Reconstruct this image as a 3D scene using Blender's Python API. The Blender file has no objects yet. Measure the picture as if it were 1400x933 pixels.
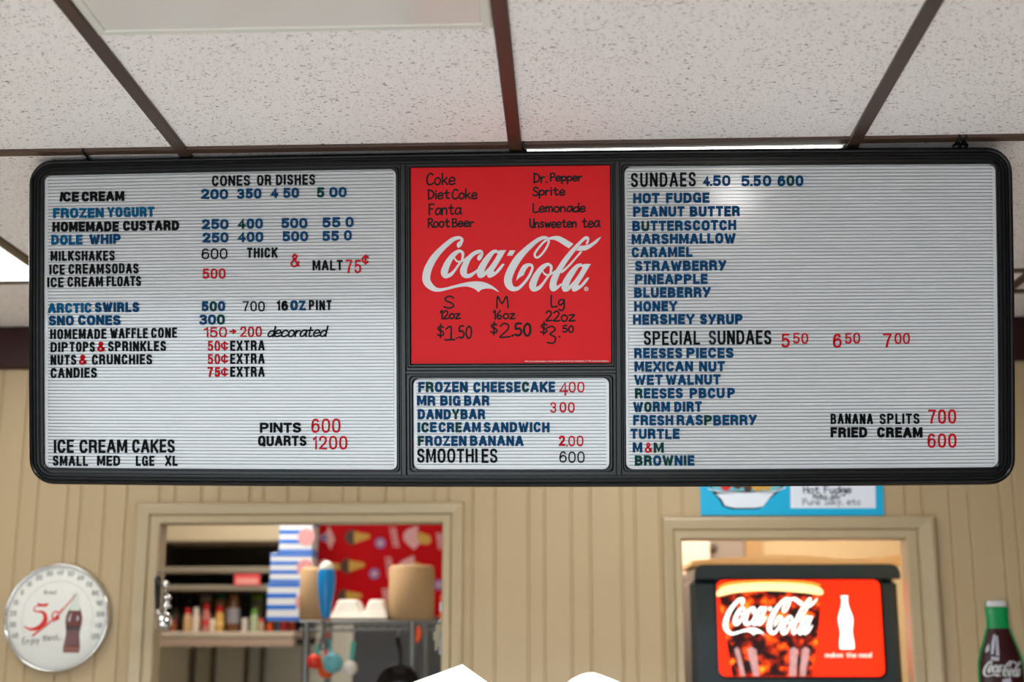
import bpy, math, random
from mathutils import Vector, Matrix
from mathutils.geometry import tessellate_polygon
random.seed(7)
SC = bpy.context.scene
COL = SC.collection

# ------------------------------------------------------------------ camera
F_PX = 1830.0
PITCH = math.atan(408.5 / F_PX)
YAW = math.atan(80 / math.hypot(F_PX, 408.5))
CAM = Vector((0, 0, 1.68))
cd = bpy.data.cameras.new('camera')
cam = bpy.data.objects.new('camera', cd)
COL.objects.link(cam)
cam.location = CAM
cam.rotation_euler = (math.pi / 2 + PITCH, 0, YAW)
cd.sensor_width = 36
cd.lens = F_PX / 1400 * 36
cd.clip_start = 0.05
cd.dof.use_dof = True
cd.dof.focus_distance = 2.40
cd.dof.aperture_fstop = 2.7
SC.camera = cam

# ------------------------------------------------------------------ exposure, world, large lights
SC.view_settings.view_transform = 'Standard'
SC.view_settings.look = 'None'
SC.view_settings.gamma = 1.0
SC.view_settings.use_curve_mapping = False
SC.view_settings.exposure = -0.28
LAMP_FRONT = 34.0
LAMP = 12.5            # ceiling fixtures
KITCHEN_LAMP = 20.0
SCREEN = 1.25

w = bpy.data.worlds.new('world')
SC.world = w
w.use_nodes = True
bg = w.node_tree.nodes['Background']
bg.inputs[0].default_value = (0.80, 0.90, 1.0, 1)
bg.inputs[1].default_value = 0.20


def area(name, loc, rot, sx, sy, power, col):
    ld = bpy.data.lights.new(name, 'AREA')
    ld.shape = 'RECTANGLE'
    ld.size, ld.size_y, ld.energy, ld.color = sx, sy, power, col
    o = bpy.data.objects.new(name, ld)
    COL.objects.link(o)
    o.location = loc
    o.rotation_euler = rot
    return o


# daylight through the shop front behind the photographer
area('shopfront_daylight', (-1.6, -3.55, 0.70), (math.radians(90), 0, 0), 3.85, 1.15, 100, (0.76, 0.90, 1.0))


# ------------------------------------------------------------------ helpers
def lin(c):
    c = c / 255.0
    return c / 12.92 if c <= 0.04045 else ((c + 0.055) / 1.055) ** 2.4


def rgb(r, g, b):
    return (lin(r), lin(g), lin(b), 1)


def mat(name, col, rough=0.5, metal=0.0, spec=0.5, vary=0.05, scale=30.0, emit=0.0, bump=0.0, coat=0.0, stretch=(1, 1, 1)):
    m = bpy.data.materials.new(name)
    m.use_nodes = True
    nt = m.node_tree
    b = nt.nodes['Principled BSDF']
    b.inputs['Roughness'].default_value = rough
    b.inputs['Metallic'].default_value = metal
    b.inputs['Specular IOR Level'].default_value = spec
    b.inputs['Coat Weight'].default_value = coat
    b.inputs['Coat Roughness'].default_value = 0.08
    tc = nt.nodes.new('ShaderNodeTexCoord')
    mp = nt.nodes.new('ShaderNodeMapping')
    mp.inputs['Scale'].default_value = stretch
    nz = nt.nodes.new('ShaderNodeTexNoise')
    nz.inputs['Scale'].default_value = scale
    nz.inputs['Detail'].default_value = 4
    nt.links.new(tc.outputs['Object'], mp.inputs[0])
    nt.links.new(mp.outputs[0], nz.inputs[0])
    mx = nt.nodes.new('ShaderNodeMix')
    mx.data_type = 'RGBA'
    mx.inputs[6].default_value = tuple(c * (1 - vary) for c in col[:3]) + (1,)
    mx.inputs[7].default_value = tuple(min(1, c * (1 + vary)) for c in col[:3]) + (1,)
    nt.links.new(nz.outputs[0], mx.inputs[0])
    nt.links.new(mx.outputs[2], b.inputs['Base Color'])
    if emit:
        nt.links.new(mx.outputs[2], b.inputs['Emission Color'])
        b.inputs['Emission Strength'].default_value = emit
    if bump:
        bp = nt.nodes.new('ShaderNodeBump')
        bp.inputs['Strength'].default_value = bump
        bp.inputs['Distance'].default_value = 0.002
        nt.links.new(nz.outputs[0], bp.inputs['Height'])
        nt.links.new(bp.outputs[0], b.inputs['Normal'])
    return m


# viewing rays of the surveyed photograph: a pixel on a known plane gives a real point
_F = Vector((-math.sin(YAW) * math.cos(PITCH), math.cos(YAW) * math.cos(PITCH), math.sin(PITCH)))
_R = Vector((math.cos(YAW), math.sin(YAW), 0))
_U = _R.cross(_F)


def ray(px, py):
    return _F + _R * ((px - 700) / F_PX) - _U * ((py - 466.5) / F_PX)


def at(px, py, Y):
    r = ray(px, py)
    return CAM + r * (Y / r.y)


CEIL = 2.56


def on_ceiling(px, py):
    r = ray(px, py)
    return CAM + r * ((CEIL - CAM.z) / r.z)


class MB:
    """collects geometry of one mesh"""

    def __init__(self):
        self.v, self.f, self.m, self.s = [], [], [], []

    def add(self, vs, fs, mi=0, smooth=False):
        k = len(self.v)
        self.v += [Vector(p) for p in vs]
        for f in fs:
            self.f.append(tuple(k + i for i in f))
            self.m.append(mi)
            self.s.append(smooth)

    def box(self, lo, hi, mi=0):
        x0, y0, z0 = lo
        x1, y1, z1 = hi
        vs = [(x0, y0, z0), (x1, y0, z0), (x1, y1, z0), (x0, y1, z0), (x0, y0, z1), (x1, y0, z1), (x1, y1, z1), (x0, y1, z1)]
        self.add(vs, [(0, 3, 2, 1), (4, 5, 6, 7), (0, 1, 5, 4), (1, 2, 6, 5), (2, 3, 7, 6), (3, 0, 4, 7)], mi)

    def bbox(self, lo, hi, b=0.004, mi=0):
        """box with chamfered edges"""
        x0, y0, z0 = lo
        x1, y1, z1 = hi
        b = min(b, (x1 - x0) / 2.1, (y1 - y0) / 2.1, (z1 - z0) / 2.1)
        rings = []
        for z, i in ((z0, b), (z0 + b, 0), (z1 - b, 0), (z1, b)):
            a0, a1, c0, c1 = x0 + i, x1 - i, y0 + i, y1 - i
            rings.append([(a0 + b, c0, z), (a1 - b, c0, z), (a1, c0 + b, z), (a1, c1 - b, z), (a1 - b, c1, z), (a0 + b, c1, z), (a0, c1 - b, z), (a0, c0 + b, z)])
        self.loft(rings, mi, cap=True)

    def loft(self, rings, mi=0, cap=False, closed=True, smooth=False, loop=False):
        n = len(rings[0])
        vs = [p for r in rings for p in r]
        fs = []
        m = len(rings)
        for a in range(m if loop else m - 1):
            for i in range(n if closed else n - 1):
                j = (i + 1) % n
                b = (a + 1) % m
                fs.append((a * n + i, a * n + j, b * n + j, b * n + i))
        self.add(vs, fs, mi, smooth)
        if cap:
            self.add(rings[0], [tuple(range(n - 1, -1, -1))], mi)
            self.add(rings[-1], [tuple(range(n))], mi)

    def lathe(self, prof, c=(0, 0, 0), n=20, mi=0, squash=1.0, cap=True, smooth=True):
        rings = [[(c[0] + r * math.cos(2 * math.pi * i / n), c[1] + squash * r * math.sin(2 * math.pi * i / n), c[2] + z) for i in range(n)] for r, z in prof]
        self.loft(rings, mi, cap=cap, smooth=smooth)

    def tube(self, pts, r, n=8, mi=0, closed=False):
        pts = [Vector(p) for p in pts]
        rings = []
        up = Vector((0.12, 0.31, 0.94))
        N = len(pts)
        for i, p in enumerate(pts):
            a = pts[(i - 1) % N] if (closed or i > 0) else p
            b = pts[(i + 1) % N] if (closed or i < N - 1) else p
            t = (b - a).normalized()
            s = t.cross(up)
            if s.length < 0.05:
                s = t.cross(Vector((1, 0, 0)))
            s.normalize()
            u = s.cross(t)
            rr = r[i] if isinstance(r, (list, tuple)) else r
            rings.append([p + s * (rr * math.cos(2 * math.pi * k / n)) + u * (rr * math.sin(2 * math.pi * k / n)) for k in range(n)])
        self.loft(rings, mi, cap=not closed, smooth=True, loop=closed)

    def poly(self, pts, z0, z1, mi=0):
        """prism of a plane outline (x,y), from z0 to z1"""
        pts = [tuple(p[:2]) for p in pts]
        A = sum(pts[i][0] * pts[(i + 1) % len(pts)][1] - pts[(i + 1) % len(pts)][0] * pts[i][1] for i in range(len(pts)))
        if A < 0:
            pts.reverse()
        n = len(pts)
        tri = tessellate_polygon([[Vector((x, y, 0)) for x, y in pts]])
        top = [(x, y, z1) for x, y in pts]
        fs = []
        for t in tri:
            a, b, c = (pts[i] for i in t)
            if (b[0] - a[0]) * (c[1] - a[1]) - (b[1] - a[1]) * (c[0] - a[0]) < 0:
                t = (t[0], t[2], t[1])
            fs.append(tuple(t))
        self.add(top, fs, mi)
        bot = [(x, y, z0) for x, y in pts]
        self.add(bot + top, [(i, (i + 1) % n, n + (i + 1) % n, n + i) for i in range(n)], mi)

    def ribbon(self, pts, wd, z0, z1, mi=0, closed=False, round_=False):
        """flat stroke of given width along a plane polyline, with mitred joins"""
        P = [Vector(p[:2]) for p in pts]
        N = len(P)
        W = wd if isinstance(wd, list) else [wd] * N
        L, R = [], []
        for i in range(N):
            a = P[(i - 1) % N] if (closed or i > 0) else None
            b = P[(i + 1) % N] if (closed or i < N - 1) else None
            d1 = (P[i] - a).normalized() if a is not None and (P[i] - a).length > 1e-9 else None
            d2 = (b - P[i]).normalized() if b is not None and (b - P[i]).length > 1e-9 else None
            d1 = d1 or d2 or Vector((1, 0))
            d2 = d2 or d1
            n1 = Vector((-d1.y, d1.x))
            n2 = Vector((-d2.y, d2.x))
            m = n1 + n2
            if m.length < 1e-4:
                m = n1
            m.normalize()
            k = min(1 / max(0.25, m.dot(n1)), 1.5)
            o = m * (W[i] / 2 * k)
            L.append(P[i] + o)
            R.append(P[i] - o)
        rings = []
        for l, r in zip(L, R):
            rings.append([(l.x, l.y, z0), (l.x, l.y, z1), (r.x, r.y, z1), (r.x, r.y, z0)])
        self.loft(rings, mi, cap=not closed, loop=closed)
        if round_ and not closed:
            for i in (0, N - 1):
                rr = W[i] / 2
                self.poly([(P[i].x + rr * math.cos(a * math.pi / 5), P[i].y + rr * math.sin(a * math.pi / 5)) for a in range(10)], z0, z1 + 0.00002, mi)

    def xform(self, M):
        self.v = [M @ p for p in self.v]
        return self

    def join(self, other, dm=0):
        k = len(self.v)
        self.v += other.v
        self.f += [tuple(k + i for i in f) for f in other.f]
        self.m += [i + dm for i in other.m]
        self.s += other.s


def obj(name, mb, mats, parent=None, origin=None, matrix=None):
    """one mesh object; vertices are given in world space (or in the parent's own space when the parent has a matrix)"""
    me = bpy.data.meshes.new(name)
    off = Vector((0, 0, 0))
    if parent is not None and parent.get('_plain', True):
        off = Vector(parent.location)
    if origin is not None:
        off = Vector(origin)
    me.from_pydata([tuple(p - off) for p in mb.v], [], mb.f)
    for m in (mats if isinstance(mats, (list, tuple)) else [mats]):
        me.materials.append(m)
    for p, mi, s in zip(me.polygons, mb.m, mb.s):
        p.material_index = mi
        p.use_smooth = s
    me.update()
    o = bpy.data.objects.new(name, me)
    COL.objects.link(o)
    if parent is not None:
        o.parent = parent
    elif origin is not None:
        o.location = off
    if matrix is not None:
        o.matrix_world = matrix
    return o


def tag(o, label, cat, group=None, kind=None):
    o['label'] = label
    o['category'] = cat
    if group:
        o['group'] = group
    if kind:
        o['kind'] = kind
    return o


def thing(name, label, cat, loc=(0, 0, 0), group=None):
    o = bpy.data.objects.new(name, None)
    o.empty_display_size = 0.05
    COL.objects.link(o)
    o.location = loc
    return tag(o, label, cat, group)


def struct(name, mb, mats, label=None, parent=None):
    o = obj(name, mb, mats, parent)
    o['kind'] = 'structure'
    if label:
        o['label'] = label
    return o


def sub(o, name, mb, mats):
    """sub-part: child of a part, vertices in the same space the part was given in"""
    off = Vector(o.parent.location) if (o.parent is not None and o.parent.get('_plain', True)) else Vector((0, 0, 0))
    if o.parent is None:
        off = Vector(o.location)
    c = obj(name, mb, mats, None)
    for v in c.data.vertices:
        v.co = Vector(v.co) - off
    c.parent = o
    return c


def catmull(pts, n=5, closed=False, corner=None):
    P = [tuple(p) for p in pts]
    N = len(P)
    if N < 3:
        return P
    out = []
    segs = N if closed else N - 1
    for i in range(segs):
        p1, p2 = P[i], P[(i + 1) % N]
        p0 = P[(i - 1) % N] if (closed or i > 0) else p1
        p3 = P[(i + 2) % N] if (closed or i < N - 2) else p2
        if corner and i in corner:
            p0 = p1
        if corner and (i + 1) % N in corner:
            p3 = p2
        for k in range(n):
            t = k / n
            out.append(tuple(0.5 * (2 * b + (c - a) * t + (2 * a - 5 * b + 4 * c - d) * t * t + (3 * b - a - 3 * c + d) * t ** 3)
                             for a, b, c, d in zip(p0, p1, p2, p3)))
    if not closed:
        out.append(P[-1])
    return out


def smooth_outline(pts, n=4, ang=42):
    """smooths a closed outline but keeps its sharp corners"""
    N = len(pts)
    cor = set()
    for i in range(N):
        a, b, c = Vector(pts[i - 1][:2]), Vector(pts[i][:2]), Vector(pts[(i + 1) % N][:2])
        d1, d2 = b - a, c - b
        if d1.length > 1e-9 and d2.length > 1e-9 and d1.angle(d2) > math.radians(ang):
            cor.add(i)
    return catmull(pts, n, True, cor)


def rrect(u0, u1, v0, v1, r, k=6):
    pts = []
    for cu, cv, a0 in ((u1 - r, v1 - r, 0), (u0 + r, v1 - r, 90), (u0 + r, v0 + r, 180), (u1 - r, v0 + r, 270)):
        for i in range(k + 1):
            a = math.radians(a0 + 90 * i / k)
            pts.append((cu + r * math.cos(a), cv + r * math.sin(a)))
    return pts


# ------------------------------------------------------------------ sign lettering (raised letters), unit box 0..100
G = {
    'A': "0,0 42,100 58,100 100,0;18,32 82,32", 'B': "!0,0 0,100 58,100 80,95 91,76 80,57 58,52 0,52;58,52 86,46 100,26 88,6 60,0 0,0",
    'C': "~97,68 90,88 72,98 50,100 25,97 8,82 0,50 8,18 25,3 50,0 72,2 90,12 97,32", 'D': "!0,0 0,100 52,100 80,93 96,74 100,50 96,26 80,7 52,0",
    'E': "100,100 0,100 0,0 100,0;0,52 88,52", 'F': "100,100 0,100 0,0;0,52 86,52",
    'G': "~96,70 88,90 70,99 50,100 25,97 8,82 0,50 8,18 25,3 50,0 75,4 97,20;97,0 97,42 60,42", 'H': "0,0 0,100;100,0 100,100;0,52 100,52",
    'I': "0,0 0,100", 'K': "0,0 0,100;100,100 2,36;32,60 100,0", 'L': "0,100 0,0 100,0", 'M': "0,0 0,100 10,100 50,14 90,100 100,100 100,0",
    'N': "0,0 0,100 8,100 92,0 100,0 100,100", 'O': "=50,100 22,97 6,80 0,50 6,20 22,3 50,0 78,3 94,20 100,50 94,80 78,97",
    'P': "0,0 0,100 58,100 84,94 97,74 84,53 58,47 0,47", 'Q': "=50,100 22,97 6,80 0,50 6,20 22,3 50,0 78,3 94,20 100,50 94,80 78,97;58,28 98,-6",
    'R': "0,0 0,100 58,100 84,94 96,75 84,55 58,49 0,49;50,49 78,44 90,32 94,12 98,0", 'S': "~96,74 86,93 50,100 14,94 3,75 16,58 50,50 84,42 99,24 86,5 50,0 12,6 0,27",
    'T': "0,100 100,100;50,100 50,0", 'U': "0,100 0,28 8,10 25,1 50,0 75,1 92,10 100,28 100,100", 'V': "0,100 46,0 54,0 100,100",
    'W': "0,100 24,0 30,0 50,92 70,0 76,0 100,100", 'X': "0,100 100,0;0,0 100,100", 'Y': "0,100 50,45 100,100;50,50 50,0", 'y': "0,100 52,40;100,100 28,0",
    'Z': "0,100 100,100 0,0 100,0",
    '0': "=50,100 22,96 5,78 0,50 5,22 22,4 50,0 78,4 95,22 100,50 95,78 78,96", '1': "0,78 60,86 100,100 100,0",
    '2': "2,70 8,90 28,100 55,100 86,94 97,74 88,54 55,34 12,10 0,0 100,0", '3': "~2,76 15,95 48,100 82,95 95,76 82,57 46,52 85,46 100,25 85,5 48,0 12,6 0,26",
    '4': "74,0 74,100 0,30 100,30", '5': "92,100 14,100 5,48 28,62 55,64 88,55 100,32 88,8 52,0 15,5 0,24",
    '6': "~92,80 75,97 50,100 20,92 4,65 0,35 12,9 48,0 85,8 100,32 88,56 52,63 18,54 3,35", '7': "0,100 100,100 56,48 36,0",
    '8': "=50,100 15,93 8,75 20,57 50,52 85,44 98,24 85,5 50,0 15,5 2,24 15,44 50,52 80,57 92,75 85,93",
    '9': "~8,20 25,3 50,0 80,8 96,35 100,65 88,91 52,100 15,92 0,68 12,44 48,37 82,46 97,65",
    '&': "~100,0 40,62 22,82 45,100 70,84 50,62 14,40 2,20 22,2 50,0 78,14 95,44", '¢': "~100,66 80,86 50,88 16,78 0,50 16,22 50,12 80,14 100,34;50,-12 50,112",
    '.': "0,0 0,10", '>': "0,50 88,50;52,84 100,50 52,16", '-': "0,45 100,45",
}
GW = {'I': 0, '.': 0, 'M': 78, 'W': 92, 'E': 46, 'F': 44, 'L': 44, 'T': 52, 'S': 54, '1': 24, '&': 62, 'y': 58, 'Z': 52, '>': 56, '¢': 50, 'A': 66, 'O': 62,
      'C': 58, 'G': 62, 'Q': 62, 'X': 60, 'Y': 60, 'V': 60, 'K': 60, '0': 52, '2': 52, '3': 52, '4': 56, '5': 52, '6': 52, '7': 50, '8': 52, '9': 52}


def strokes(ch):
    out = []
    for s in G[ch].split(';'):
        mode = ''
        if s[0] in '~=!':
            mode, s = s[0], s[1:]
        out.append((mode, [tuple(float(q) for q in p.split(',')) for p in s.split()]))
    return out


def glyph(ch, W, H, sw, z0, z1, slant=0.0):
    """a letter whose ink fills W x H; lower left corner at 0,0"""
    mb = MB()
    bw, bh = max(W - sw, 0), H - sw
    for mode, pts in strokes(ch):
        q = []
        for x, y in pts:
            if mode == '' and ch not in '&¢>':
                pass
            q.append((sw / 2 + x / 100 * bw if bw > 0 else W / 2, sw / 2 + y / 100 * bh))
        if mode == '~':
            q = catmull(q, 4)
        elif mode == '=':
            q = catmull(q, 3, True)
        cl = mode in ('=', '!') and q is not None
        if mode == '!' and ch == 'B':
            cl = False
        # open straight strokes run to the full cap height
        if mode == '' or mode == '!':
            if not cl:
                for e in (0, -1):
                    x, y = q[e]
                    k = q[1] if e == 0 else q[-2]
                    d = Vector((x - k[0], y - k[1]))
                    if d.length > 1e-9 and ch not in '&¢>':
                        d.normalize()
                        if abs(d.y) > 0.25 and (y <= sw * 0.55 or y >= H - sw * 0.55):
                            t = (sw / 2) / abs(d.y)
                            q[e] = (x + d.x * t * 0.9, y + d.y * t * 0.9)
                        elif abs(d.x) > 0.9:
                            q[e] = (x + d.x * sw / 2 * (1 if (x < sw or x > W - sw) else 0), y)
        if slant:
            q = [(x + y * slant, y) for x, y in q]
        mb.ribbon(q, sw, z0, z1, closed=cl)
        z1 += 0.00001
    return mb


# ------------------------------------------------------------------ handwriting, single strokes; x-height 62, cap 100
HW = {
    'a': "68,48 45,62 15,50 2,22 18,2 45,8 66,40;70,60 68,20 80,0", 'b': "5,100 5,0;5,35 30,60 62,45 60,12 30,0 5,14", 'c': "66,50 38,62 8,45 2,20 22,1 50,4 68,16",
    'd': "64,44 40,58 8,42 4,12 30,0 60,20;68,100 66,0", 'e': "4,30 60,36 58,56 32,64 6,44 4,14 28,0 66,12", 'f': "60,92 35,98 28,70 28,0;5,58 55,58",
    'g': "62,46 38,62 8,48 6,22 30,14 60,40;64,60 62,-10 40,-36 8,-28", 'h': "5,100 5,0;5,35 32,60 58,48 60,0", 'i': "10,60 10,0;10,84 11,88",
    'j': "30,60 30,-20 5,-35;30,84 31,88", 'k': "6,100 6,0;58,60 8,26;24,34 64,0", 'l': "8,100 8,0", 'm': "4,58 4,0;4,36 24,60 40,46 40,0;40,36 62,60 80,46 82,0",
    'n': "4,58 4,0;4,34 30,60 56,48 58,0", 'o': "36,62 10,50 2,24 18,2 44,2 64,22 62,48 36,62", 'p': "5,58 5,-36;5,36 30,60 62,46 60,14 30,2 5,14", 'q': "62,46 38,62 8,45 6,14 32,2 60,22;62,60 62,-36",
    'r': "5,58 5,0;5,32 26,56 50,54", 's': "54,52 30,62 8,48 30,32 56,18 36,0 4,8", 't': "30,88 30,14 46,0 62,6;4,58 60,60", 'u': "4,60 6,14 28,0 54,18;56,60 56,0",
    'v': "2,60 28,0 58,60", 'w': "2,60 18,0 40,48 58,0 80,60", 'x': "2,60 58,0;58,60 2,0", 'y': "4,60 30,18;62,60 12,-36", 'z': "4,56 58,58 4,2 66,4",
    'C': "72,86 45,100 14,80 2,42 14,8 42,0 72,14", 'D': "8,98 10,0;2,96 50,86 76,52 54,14 4,0", 'F': "8,96 10,0;6,98 66,98;8,52 52,54", 'R': "12,98 8,0;4,88 40,100 66,80 48,56 12,48;30,48 74,0",
    'B': "8,98 8,0;4,96 46,96 56,74 40,54 10,52;40,54 66,34 56,8 6,0", 'P': "10,98 8,0;4,92 46,100 68,78 50,52 10,46", 'S': "70,86 44,100 14,84 22,60 54,44 70,20 42,0 4,12",
    'L': "8,100 10,2 70,4", 'U': "6,100 8,26 30,0 58,18 66,100;66,100 68,0", 'M': "6,0 12,100 42,38 76,100 86,0", 'T': "2,98 80,98;40,98 40,0", 'E': "62,98 6,98 6,0 66,0;6,52 54,52",
    'H': "6,100 6,0;64,100 64,0;6,50 64,50", '.': "6,2 10,6", '-': "4,36 46,36", "'": "8,100 6,80", ',': "8,8 2,-14", '©': "40,80 8,66 8,20 40,4 72,20 72,66 40,80;52,54 32,54 28,32 50,28",
    'J': "66,98 66,24 40,0 8,12 2,30", 'A': "2,0 36,100 68,0;14,36 58,36", 'W': "2,98 20,2 42,70 62,2 84,98", '1': "4,80 26,98 26,0", '2': "4,78 28,98 56,84 48,50 2,2 66,4", '3': "4,90 38,98 60,78 24,54 62,34 48,4 4,6", '5': "58,98 16,96 10,56 44,58 62,30 40,2 4,8", '6': "46,98 12,56 6,16 34,0 58,18 44,42 12,30",
    '0': "36,98 10,74 4,34 22,2 50,6 64,46 56,86 36,98", '$': "66,80 40,90 10,76 26,52 58,40 66,16 38,2 4,14;38,112 34,-16", 'I': "8,98 8,0", 'N': "6,0 8,98 60,4 62,100",
}
HWW = {'m': 86, 'w': 84, 'i': 18, 'l': 14, '.': 12, "'": 12, ',': 10, 'M': 90, '1': 30, 'I': 14, ' ': 40, 'r': 48, 'C': 72, 'D': 76, '©': 78, 'j': 32}


def handwriting(text, W, H, sw, z0, z1, slant=0.0, jit=0.0, fat=1.0):
    mb = MB()
    gap = 16
    tot = sum(HWW.get(c, 66) for c in text) + gap * (len(text) - 1)
    kx = W / tot
    ky = H / 100.0
    x = 0
    rnd = random.Random(len(text) * 31 + ord(text[0]))
    for c in text:
        if c != ' ':
            dy = rnd.uniform(-jit, jit) * H
            for s in HW[c].split(';'):
                q = []
                for p in s.split():
                    a, b = p.split(',')
                    q.append(((x + float(a)) * kx, float(b) * ky + dy))
                if slant:
                    q = [(a + b * slant, b) for a, b in q]
                q = catmull(q, 4) if len(q) > 2 else q
                mb.ribbon(q, sw * fat, z0, z1, round_=True)
                z1 += 0.000004
        x += HWW.get(c, 66) + gap
    return mb


# ------------------------------------------------------------------ the flowing script wordmark
O_ = [[(610, 338, 32), (570, 338, 46), (508, 380, 64), (447, 455, 76), (402, 540, 90), (376, 622, 96), (388, 668, 78), (424, 672, 58), (470, 650, 46), (520, 595, 32), (565, 530, 29), (605, 478, 27)],
      [(598, 336, 36), (625, 358, 36), (629, 392, 36), (622, 440, 30), (612, 474, 26)],
      [(510, 422, 16), (535, 462, 24), (575, 482, 27), (640, 462, 26), (690, 425, 30)]]
LOGO_R = [
    [(568, 290, 14), (571, 268, 50), (582, 242, 66), (607, 208, 46), (620, 182, 32), (604, 159, 36), (560, 154, 47), (490, 178, 58), (410, 240, 68), (325, 320, 76), (250, 405, 88), (193, 495, 98), (145, 600, 106),
     (128, 695, 107), (138, 755, 104), (174, 806, 92), (238, 853, 66), (310, 866, 45), (400, 851, 36), (500, 825, 36), (610, 800, 44)],
    O_[0], O_[1], O_[2],
    [(848, 465, 12), (850, 442, 52), (866, 408, 58), (892, 376, 34), (880, 342, 38), (838, 344, 50), (775, 372, 54), (715, 430, 62), (668, 510, 78), (638, 595, 92), (646, 650, 84), (682, 676, 60), (730, 668, 52), (785, 632, 36), (840, 588, 28)],
]
A_R = [(1100, 338, 40), (1040, 350, 52), (970, 430, 76), (905, 530, 88), (868, 615, 96), (868, 668, 70), (912, 658, 52), (955, 612, 34), (985, 575, 24)]
A_P = [(1130, 325), (1220, 322), (1120, 490), (1057, 592), (1050, 618), (1072, 616), (1130, 550), (1170, 508), (1200, 512), (1140, 600), (1065, 668), (1000, 700), (968, 692), (955, 655), (945, 610), (1000, 540), (1060, 455), (1104, 375), (1085, 345)]
DASH = [(1270, 325), (1345, 325), (1305, 398), (1232, 398)]
TAIL = [(596, 782), (700, 758), (780, 751), (850, 751), (920, 762), (1000, 795), (1070, 840), (1130, 898), (1085, 878), (1030, 853), (950, 848), (885, 862), (842, 897), (800, 860), (740, 832), (680, 820), (596, 823)]
C2 = [(700, 166, 26), (680, 156, 36), (630, 152, 46), (552, 184, 54), (458, 258, 68), (367, 342, 80), (283, 437, 96), (220, 535, 102), (172, 632, 106), (146, 725, 108), (160, 800, 98), (212, 850, 70), (288, 842, 46), (368, 768, 36),
      (430, 685, 34), (468, 605, 32), (480, 558, 32), (465, 528, 36), (430, 523, 42)]
C2T = [(450, 502), (400, 505), (350, 530), (310, 590), (275, 670), (258, 738), (310, 692), (358, 663), (375, 625), (400, 578), (430, 545), (452, 542)]
LOOP = [(702, 172, 34), (640, 207, 28), (572, 282, 28), (517, 360, 30), (514, 404, 30), (542, 425, 28), (592, 395, 28), (650, 322, 28), (690, 250, 28), (703, 195, 30), (690, 160, 30)]
SWASH = [(690, 160), (740, 138), (800, 128), (850, 132), (920, 165), (985, 205), (1040, 238), (978, 297), (920, 262), (850, 215), (790, 185), (740, 178), (700, 182)]
L_P = [(1205, 242), (1235, 240), (1252, 200), (1256, 165), (1242, 140), (1220, 134), (1185, 142), (1110, 210), (1000, 320), (900, 440), (820, 560), (765, 650), (735, 705), (714, 790), (718, 850), (745, 882), (780, 884), (830, 850), (884, 795),
       (870, 775), (830, 808), (808, 802), (815, 750), (852, 655), (890, 585), (970, 462), (1060, 340), (1140, 240), (1200, 182), (1220, 173), (1222, 192)]
L_R = [(868, 628, 30), (920, 590, 30), (1000, 512, 26), (1080, 420, 23), (1148, 340, 28)]
L_T = [(1128, 262), (1190, 258), (1250, 245), (1310, 210), (1365, 168), (1422, 136), (1375, 205), (1310, 262), (1240, 310), (1180, 330), (1075, 330)]


def wordmark(T, z0, z1, fat=0, reg=True):
    """T maps logo drawing units to the sheet's plane; fat thickens the strokes"""
    mb = MB()
    s = (Vector(T(100, 0)) - Vector(T(0, 0))).length / 100
    eps = [z1]

    def rib(pts, dx=0, dy=0):
        q = catmull([(x + dx, y + dy, wd) for x, y, wd in pts], 4)
        mb.ribbon([T(x, y) for x, y, _ in q], [(wd + fat) * s for _, _, wd in q], z0, eps[0])
        eps[0] += 0.000004

    def pol(pts, dx=0, dy=0):
        mb.poly([T(x, y) for x, y in smooth_outline([(a + dx, b + dy) for a, b in pts])], z0, eps[0])
        eps[0] += 0.000004
    for r in LOGO_R:
        rib(r)
    rib(A_R)
    for p in (A_P, DASH, TAIL):
        pol(p)
    X = 1100
    rib(C2, X)
    pol(C2T, X)
    rib(LOOP, X)
    pol(SWASH, X)
    pol(L_P, X)
    rib(L_R, X)
    pol(L_T, X)
    for r in O_:
        rib(r, X + 107, 181)
    rib(A_R, X + 58, 188)
    pol(A_P, X + 58, 188)
    if reg:
        ring = [(X + 1215 + 26 * math.cos(a * math.pi / 6), 852 + 26 * math.sin(a * math.pi / 6)) for a in range(12)]
        mb.ribbon([T(*p) for p in ring], 8 * s, z0, z1, closed=True)
        mb.ribbon([T(X + 1208, 866), T(X + 1208, 840), T(X + 1222, 846), T(X + 1210, 854), T(X + 1224, 866)], 7 * s, z0, z1)
    return mb


# ------------------------------------------------------------------ materials
M = {}
M['black'] = mat('black_plastic', rgb(7, 10, 13), 0.26, spec=0.32, vary=0.15)
M['panel'] = mat('white_letter_panel', rgb(196, 199, 203), 0.11, vary=0.012)
M['blue'] = mat('blue_plastic', rgb(0, 58, 98), 0.4, vary=0.12, scale=60, spec=0.06)
M['blue_light'] = mat('faded_blue_plastic', rgb(0, 78, 118), 0.4, vary=0.2, scale=60, spec=0.06)
M['green'] = mat('green_plastic', rgb(4, 58, 56), 0.4, vary=0.1, spec=0.06)
M['ink'] = mat('black_letter_plastic', rgb(7, 8, 10), 0.45, vary=0.1, spec=0.06)
M['slate'] = mat('slate_letter_plastic', rgb(22, 33, 46), 0.45, vary=0.1, spec=0.06)
M['redl'] = mat('red_letter_plastic', rgb(176, 10, 20), 0.4, vary=0.08, spec=0.06)
M['poster'] = mat('red_poster_card', rgb(206, 26, 32), 0.34, spec=0.09, vary=0.03, scale=6)
M['print_white'] = mat('white_print', rgb(200, 203, 205), 0.35, vary=0.02)
M['marker'] = mat('black_marker_ink', rgb(8, 11, 16), 0.6, spec=0.2, vary=0.2, scale=200)
M['tee'] = mat('brown_ceiling_bar', rgb(74, 54, 44), 0.35, vary=0.10, scale=14)
M['band'] = mat('oxblood_band', rgb(44, 12, 14), 0.45, spec=0.3, vary=0.08)
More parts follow.
